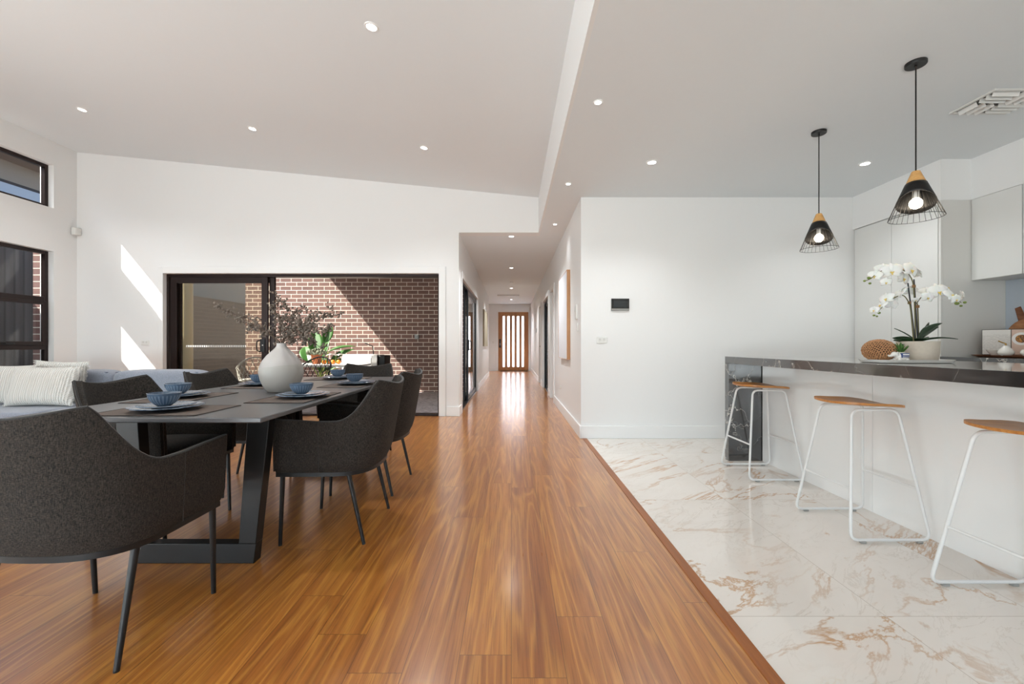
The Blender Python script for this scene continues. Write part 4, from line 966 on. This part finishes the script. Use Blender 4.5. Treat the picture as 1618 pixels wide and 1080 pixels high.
for k in range(16):
    a = k*2.4; e = .5+.9*(k/16); leaf_mesh(.046+.008*(k % 3), .011, -.1, .3, 6).xf(dirmat((0, 0, .05), a, e)).build('succulent_leaf', M['aloe'], el, solid=.002)

# things on the rear bench
wt = Vector((4.02, 3.36, .9305))
o = MB().lathe([(0, .004), (.10, .004), (.15, .010), (.165, .018), (.17, .0185), (.165, .012), (.14, 0), (0, 0)], 48, sx=.72, sy=1.9).build('wooden_tray', M['tray_wood'], loc=tuple(wt), ang=50); tag(o, 'oval dark wooden tray on the rear worktop', 'tray')
def round_board(name, lab, loc, r, cant, tilt, hl, mt, z):
    b = thing(name, lab, 'cutting board', loc, 0, 'wooden boards leaning on the splashback'); b.rotation_euler = (0, tilt, 0)
    # board plane = local yz
    pts = [Vector((0, r*math.cos(2*PI*i/48), r+r*math.sin(2*PI*i/48))) for i in range(48)]
    MB().prism(pts, (.016, 0, 0)).build('board', mt, b, bevel=.003)
    ca, sa = math.cos(cant), math.sin(cant); c0 = Vector((0, 0, r))
    def H_(l, w): return c0+Vector((0, sa*l+ca*w, ca*l-sa*w))
    MB().prism([H_(r*.97, -.026), H_(r*.97, .026), H_(r+hl, .022), H_(r+hl, -.022)], (.016, 0, 0)).build('handle', M['tray_wood'], b, bevel=.004)
    return b
round_board('cutting_board', 'round wooden board with handle leaning furthest back', (4.285, 3.525, .9305), .165, .36, .12, .115, M['board_wood'], 0)
pts = None
b = thing('cutting_board', 'pale angular wooden board leaning in front of the round board', 'cutting board', (4.255, 3.36, .9305), 0, 'wooden boards leaning on the splashback'); b.rotation_euler = (0, .16, 0)
MB().prism([(0, -.14, 0), (0, .08, 0), (0, .12, .27), (0, -.14, .22)], (.014, 0, 0)).build('board', M['pend_wood'], b, bevel=.003)
# cookbook standing open, facing the room
bk = thing('open_cookbook', 'open cookbook with food photo standing on the wooden tray', 'book', (4.150, 3.510, .9475)); bk.rotation_euler = (0, 0, math.radians(40))
M['page'] = None
def mat_page():
    t = NT('printed_text_page'); x, y, z = t.sep(t.obj())
    l = t.ma('GREATER_THAN', t.ma('SINE', t.ma('MULTIPLY', z, 900.0)), .1); m = t.ma('MULTIPLY', l, t.ma('MULTIPLY', t.ma('GREATER_THAN', z, .02), t.ma('LESS_THAN', z, .17)))
    w = t.ma('GREATER_THAN', t.noise(t.comb(x, t.ma('MULTIPLY', y, 60.0), t.ma('MULTIPLY', z, 140.0)), 1.0, 1), .45)
    t.set(Base_Color=t.mix(t.ma('MULTIPLY', t.ma('MULTIPLY', m, w), .3), srgb(214, 210, 204), srgb(110, 106, 102)), Roughness=.6); return t.m
def mat_food():
    t = NT('food_photo_page'); x, y, z = t.sep(t.obj()); c = srgb(216, 190, 172)
    c = t.mix(t.ma('MULTIPLY', t.noise(t.obj(), 14, 3), .5), c, srgb(150, 96, 78)); col = c
    for cy_, cz_, r, r2 in ((-.055, .135, .052, .033), (-.125, .10, .045, .028)):
        dd = t.ma('SQRT', t.ma('ADD', t.ma('POWER', t.ma('ABSOLUTE', t.ma('SUBTRACT', y, cy_)), 2.0), t.ma('POWER', t.ma('ABSOLUTE', t.ma('SUBTRACT', z, cz_)), 2.0)))
        col = t.mix(t.ma('LESS_THAN', dd, r), col, srgb(226, 222, 218))
        col = t.mix(t.ma('LESS_THAN', dd, r2), col, t.ramp(t.noise(t.obj(), 120, 2), [(.4, srgb(74, 40, 22)), (.62, srgb(196, 132, 44))]))
    t.set(Base_Color=col, Roughness=.5); return t.m
MB().box(0, .004, -.163, .163, 0, .215).build('cover', M['book_cover'], bk)
MB().box(-.012, 0, .002, .16, .004, .211).build('left_page', mat_page(), bk, bevel=.002)
MB().box(-.012, 0, -.16, -.002, .004, .211).build('right_page', mat_food(), bk, bevel=.002)
def jar(lab, loc, prof, lid):
    j = thing('ceramic_jar', lab, 'jar', loc, 0, 'white ceramic jars on the wooden tray'); MB().lathe(prof, 36).build('body', M['ceramic'], j, ang=60)
    if lid == 'spout': MB().tube([(0, 0, .078), (0, 0, .098), (-.01, .012, .104), (-.026, .03, .118)], .005, 8).ball((0, 0, .082), .009, 10, 6).build('spout', M['gold'], j)
    elif lid == 'knob': MB().ball((0, 0, .068), .008, 10, 6).tube([(0, 0, .06), (.0, .0, .075), (-.012, .02, .084)], .004, 8).build('knob', M['gold'], j)
    return j
jar('pear-shaped white jar with brass spout on the wooden tray', (3.93, 3.36, .945), [(0, 0), (.03, 0), (.045, .018), (.047, .03), (.036, .052), (.018, .072), (.013, .082), (0, .084)], 'spout')
jar('squat white jar with brass knob on the wooden tray', (3.95, 3.22, .945), [(0, 0), (.03, 0), (.047, .016), (.050, .030), (.042, .048), (.02, .058), (.012, .06), (0, .062)], 'knob')
o = MB().lathe([(0, .003), (.028, 0), (.032, .003), (.052, .030), (.062, .046), (.059, .047), (.045, .028), (0, .01)], 36).build('small_bowl', M['ceramic'], loc=(3.99, 3.475, .9448)); tag(o, 'small white bowl behind the pear-shaped jar', 'bowl')

# pendants
def pendant(lab, x, y):
    t = thing('pendant_light', lab, 'pendant light', (x, y, ZC), 0, 'black cone pendants over the island')
    MB().lathe([(0, 0), (.05, 0), (.05, -.016), (.048, -.019), (0, -.019)], 40).build('canopy', M['black'], t)
    MB().cyl((0, 0, -.015), (0, 0, -.63), .0035, seg=8).ball((0, 0, -.024), .007).build('cord', M['black'], t)
    # wooden cone with slanted facet; z measured from ceiling
    zt, zr = -.630, -.900; r0, r1 = .019, .123
    rad = lambda z: r0+(r1-r0)*(zt-z)/(zt-zr)
    far = math.atan2(y, x)                                     # the shade is turned with its low side to the back wall
    def wood(u, v):
        a = u*2*PI; zb = -.706-.010*math.cos(a-far); z = zt+(zb-zt)*v; r = rad(z)
        p = Vector((r*math.cos(a), r*math.sin(a), z)); n = Vector((-math.cos(far)*.95, -math.sin(far)*.95, .45)).normalized(); dd = (p-Vector((0, 0, -.652))).dot(n)-.0235
        return p-n*dd if dd > 0 else p
    MB().grid(wood, 48, 8, True).add([(0, 0, zt)], []).build('wood_cap', M['pend_wood'], t, ang=25)
    MB().lathe([(0, zt+.0005), (.0185, zt+.0005), (.0185, zt-.002)], 24).build('cap_top', M['pend_wood'], t)
    def band(off):
        def f(u, v):
            a = u*2*PI; za = -.703-.010*math.cos(a-far); zb = -.804-.046*math.cos(a-far); z = za+(zb-za)*v; r = rad(z)+off
            return (r*math.cos(a), r*math.sin(a), z)
        return f
    MB().grid(band(.0015), 56, 5, True).build('metal_band', M['black'], t, solid=.0016)
    cage = MB()
    for k in range(28):
        a = 2*PI*k/28; za = -.72; cage.tube([(rad(za)*math.cos(a), rad(za)*math.sin(a), za), (r1*math.cos(a), r1*math.sin(a), zr)], .0012, 5)
    cage.tube([(r1*math.cos(2*PI*i/48), r1*math.sin(2*PI*i/48), zr) for i in range(48)], .0016, 6, closed=True)
    cage.build('wire_cage', M['black'], t)
    MB().cyl((0, 0, -.69), (0, 0, -.785), .016).build('lamp_holder', M['plastic_white'], t)
    MB().ball((0, 0, -.815), .031, 20, 14).build('bulb', M['bulb'], t)
    l = lamp('pendant_glow', 'POINT', (0, 0, -.875), (0, 0, -1), 2.2, (1, .85, .66), shadow_soft_size=.03); l.parent = t; l.rotation_euler = (0, 0, 0)
pendant('black wire and timber cone pendant nearer the camera', 2.343, 2.449)
pendant('black wire and timber cone pendant nearer the end wall', 2.357, 3.24)

# downlights
dl = None
def downlight(lab, x, y, grp, slope=False, e=3.5, small=False):
    global dl
    z = zc(x) if slope else ZC
    if dl is None:
        dl = thing('downlight', lab, 'downlight', (x, y, z), 0, grp)
        MB().lathe([(.036, -.001), (.036, -.006), (.046, -.006), (.050, -.0005)], 32).build('rim', M['trim'], dl)
        MB().lathe([(0, -.0025), (.036, -.0025), (.036, -.001), (0, -.001)], 32).build('diffuser', M['led'], dl)
        o = dl
    else: o = dup(dl, None, (x, y, z), 0, lab, grp)
    if small: o.scale = (.62, .62, 1)
    if slope: o.rotation_euler = (0, math.atan(.098), 0)
    l = lamp('downlight_beam', 'SPOT', (0, 0, -.012), (0, 0, -1), e, (.95, .98, 1), spot_size=2.2, spot_blend=.8, shadow_soft_size=.04); l.parent = o; l.rotation_euler = (0, 0, 0)
for px, py, lb in ((587, 42, 'nearest us'), (130, 173, 'closest to the highlight window'), (399, 203, 'midway above the sliding door side'), (670, 233, 'closest to the hallway')):
    # intersect the pixel's ray with the sloping ceiling
    dx, dz = (px-CX)/F, (CY-py)/F; Yv = (3.83-.098*6.31-H)/(dz+.098*dx)
    downlight('round recessed downlight in sloping ceiling, '+lb, dx*Yv, Yv, 'downlights in the sloping ceiling', True, 98)
for px, py, lb, sm in ((1030, 256, 'large downlight in kitchen ceiling nearest the corner wall', 0), (1367, 258, 'large downlight in kitchen ceiling near the pendants', 0), (945, 161, 'tiny downlight beside the ceiling step, nearest us', 1), (898, 290, 'tiny downlight beside the ceiling step above the wall corner', 1), (877, 354, 'tiny downlight in the hall ceiling above the framed print', 1)):
    Yv = (ZC-H)*F/(CY-py); downlight(lb, (px-CX)/F*Yv, Yv, 'tiny downlights along the ceiling step' if sm else 'downlights in the kitchen ceiling', False, 14 if sm else (62 if px < 1200 else 36), bool(sm))
for py, lb in ((373, 'first'), (423, 'second'), (455, 'third'), (473, 'last')):
    Yv = (ZC-H)*F/(CY-py); downlight('round downlight in hallway ceiling, %s towards the front door' % lb, -.0, Yv, 'downlights down the hallway', False, 185)
o = MB().lathe([(0, -.035), (.04, -.035), (.052, -.02), (.055, 0)], 32).build('smoke_detector', M['plastic_white'], loc=(0, 10.9, ZC)); tag(o, 'white smoke detector on hallway ceiling between downlights', 'smoke detector')
v = thing('hall_vent', 'long slotted air vent across the hallway ceiling', 'air vent', (-.1, 13.85, ZC))
MB().box(-.36, .36, -.09, .09, -.012, 0).build('frame', M['plastic_grey'], v, bevel=.003)
mb = MB()
for k in range(5): mb.box(-.34, .34, -.07+k*.03, -.058+k*.03, -.02, -.012)
mb.build('slats', M['panel_grey'], v)
# square four-way kitchen vent
v = thing('ceiling_vent', 'white square multi-way air vent in kitchen ceiling', 'air vent', (3.08, 2.69, ZC))
MB().box(0, .40, 0, .02, -.012, 0).box(0, .40, .27, .29, -.012, 0).box(0, .02, .02, .27, -.012, 0).box(.38, .40, .02, .27, -.012, 0).build('frame', M['panel_grey'], v, bevel=.003)
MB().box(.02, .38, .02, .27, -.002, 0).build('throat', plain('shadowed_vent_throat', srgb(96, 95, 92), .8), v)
mb = MB(); q1 = Matrix.Rotation(.6, 4, 'Y')
for k in range(3):
    for (x0, y0, al) in ((.02, .145, 'y'), (.2, .02, 'y'), (.02, .02, 'x'), (.2, .145, 'x')):
        if al == 'y': mb.prism([(x0+.02+k*.055, y0+.004, -.003), (x0+.032+k*.055, y0+.004, -.032), (x0+.035+k*.055, y0+.004, -.031), (x0+.023+k*.055, y0+.004, -.002)], (0, .117, 0))
        else: mb.prism([(x0+.004, y0+.01+k*.038, -.003), (x0+.004, y0+.02+k*.038, -.030), (x0+.004, y0+.023+k*.038, -.029), (x0+.004, y0+.013+k*.038, -.002)], (.172, 0, 0))
mb.build('louvres', M['plastic_white'], v)

# wall fittings
q = at(979.5, 481.5, 4.68); it = thing('intercom_screen', 'dark video intercom screen with silver lower strip on end wall', 'intercom', (q.x, 4.68, q.z))
MB().box(-.099, .099, -.018, 0, -.066, .07).build('housing', M['plastic_grey'], it, bevel=.004)
MB().box(-.098, .098, -.022, -.018, -.04, .068).build('bezel', M['plastic_black'], it, bevel=.002)
MB().box(-.074, .074, -.0235, -.022, -.028, .052).build('display', M['screen'], it)
def outlet(lab, loc, axis, n=2, w=.115, h=.07):
    o = thing('wall_socket' if n else 'wall_switch', lab, 'power point' if n else 'switch', loc)
    if axis == 'y': MB().box(-w/2, w/2, -.009, 0, -h/2, h/2).build('plate', M['plastic_white'], o, bevel=.003)
    else: MB().box(-.009, 0, -w/2, w/2, -h/2, h/2).build('plate', M['plastic_white'], o, bevel=.003)
    for s in (-1, 1)[:max(n, 1)]:
        if axis == 'y': MB().box(s*w*.2-.012, s*w*.2+.012, -.0125, -.009, -.005, .018).box(s*w*.2-.007, s*w*.2-.004, -.0105, -.009, -.022, -.010).build('rocker', M['panel_grey'], o)
        else: MB().box(-.0125, -.009, -.012, .012, -.02, .02).build('rocker', M['panel_grey'], o)
    return o
q = at(951, 537, 4.68); outlet('white double power point on end wall below the intercom', (q.x, 4.68, q.z), 'y')
q = at(230, 541, 6.14); outlet('white double power point on back wall beside the sliding door', (q.x, 6.14, q.z), 'y')
outlet('small white switch on the end wall beside the front door', (-.72, 16.9, 1.15), 'y', 0, .07, .09)
outlet('small white low socket on right-hand hallway wall', (.771, 6.6, .38), 'x', 0, .08, .05)
o = MB().box(-.02, 0, -.05, .05, -.085, .085).box(-.024, -.02, -.04, .04, .0, .06).build('air_control', M['plastic_white'], loc=(.771, 4.97, 1.42), bevel=.004); tag(o, 'white climate control panel beside the wall corner', 'control panel')
o = MB().box(-.012, 0, -.02, .02, -.05, .05).build('switch_plate', M['plastic_white'], loc=(.771, 4.90, 1.24), bevel=.003); tag(o, 'narrow white switch below the climate control panel', 'switch')
q = at(122, 366, 6.10); o = MB().box(-.035, .04, -.05, .04, -.055, .055).build('motion_sensor', M['plastic_white'], loc=(-6.275, 6.10, q.z), bevel=.015); tag(o, 'white motion sensor high in the back corner', 'sensor')
def picture(name, lab, X, s, y0, y1, z0, z1, d, fm, cm):
    o = thing(name, lab, 'picture', (X, y0, z0)); W, Hh = y1-y0, z1-z0; e = s*d; f = lambda a, b: (min(a, b), max(a, b)); w = .005
    MB().box(*f(0, e), 0, w, 0, Hh).box(*f(0, e), W-w, W, 0, Hh).box(*f(0, e), w, W-w, 0, w).box(*f(0, e), w, W-w, Hh-w, Hh).build('frame', fm, o, bevel=.002)
    MB().box(*f(e*.2, e*.93), w, W-w, w, Hh-w).build('canvas', cm, o)
picture('framed_print', 'large pale print in an oak frame on right-hand hallway wall', .771, -1, 5.54, 6.52, .84, 2.02, .045, M['frame_wood'], M['art'])
picture('framed_canvas', 'narrow beige canvas on left-hand hallway wall past the black door', -.764, 1, 11.3, 12.9, 1.0, 1.99, .04, M['canvas2'], M['canvas2'])
o = MB().box(-.06, 0, -.05, .05, -.06, .06).build('door_sensor', M['plastic_white'], loc=(.771, 16.6, 2.45), bevel=.01); tag(o, 'small white sensor high on the wall beside the front door', 'sensor')
o = MB().box(-.02, 0, -.04, .04, -.07, .07).build('door_phone', M['plastic_grey'], loc=(.771, 12.9, 1.48), bevel=.004); tag(o, 'small grey wall phone on the far right-hand hallway wall', 'wall phone')
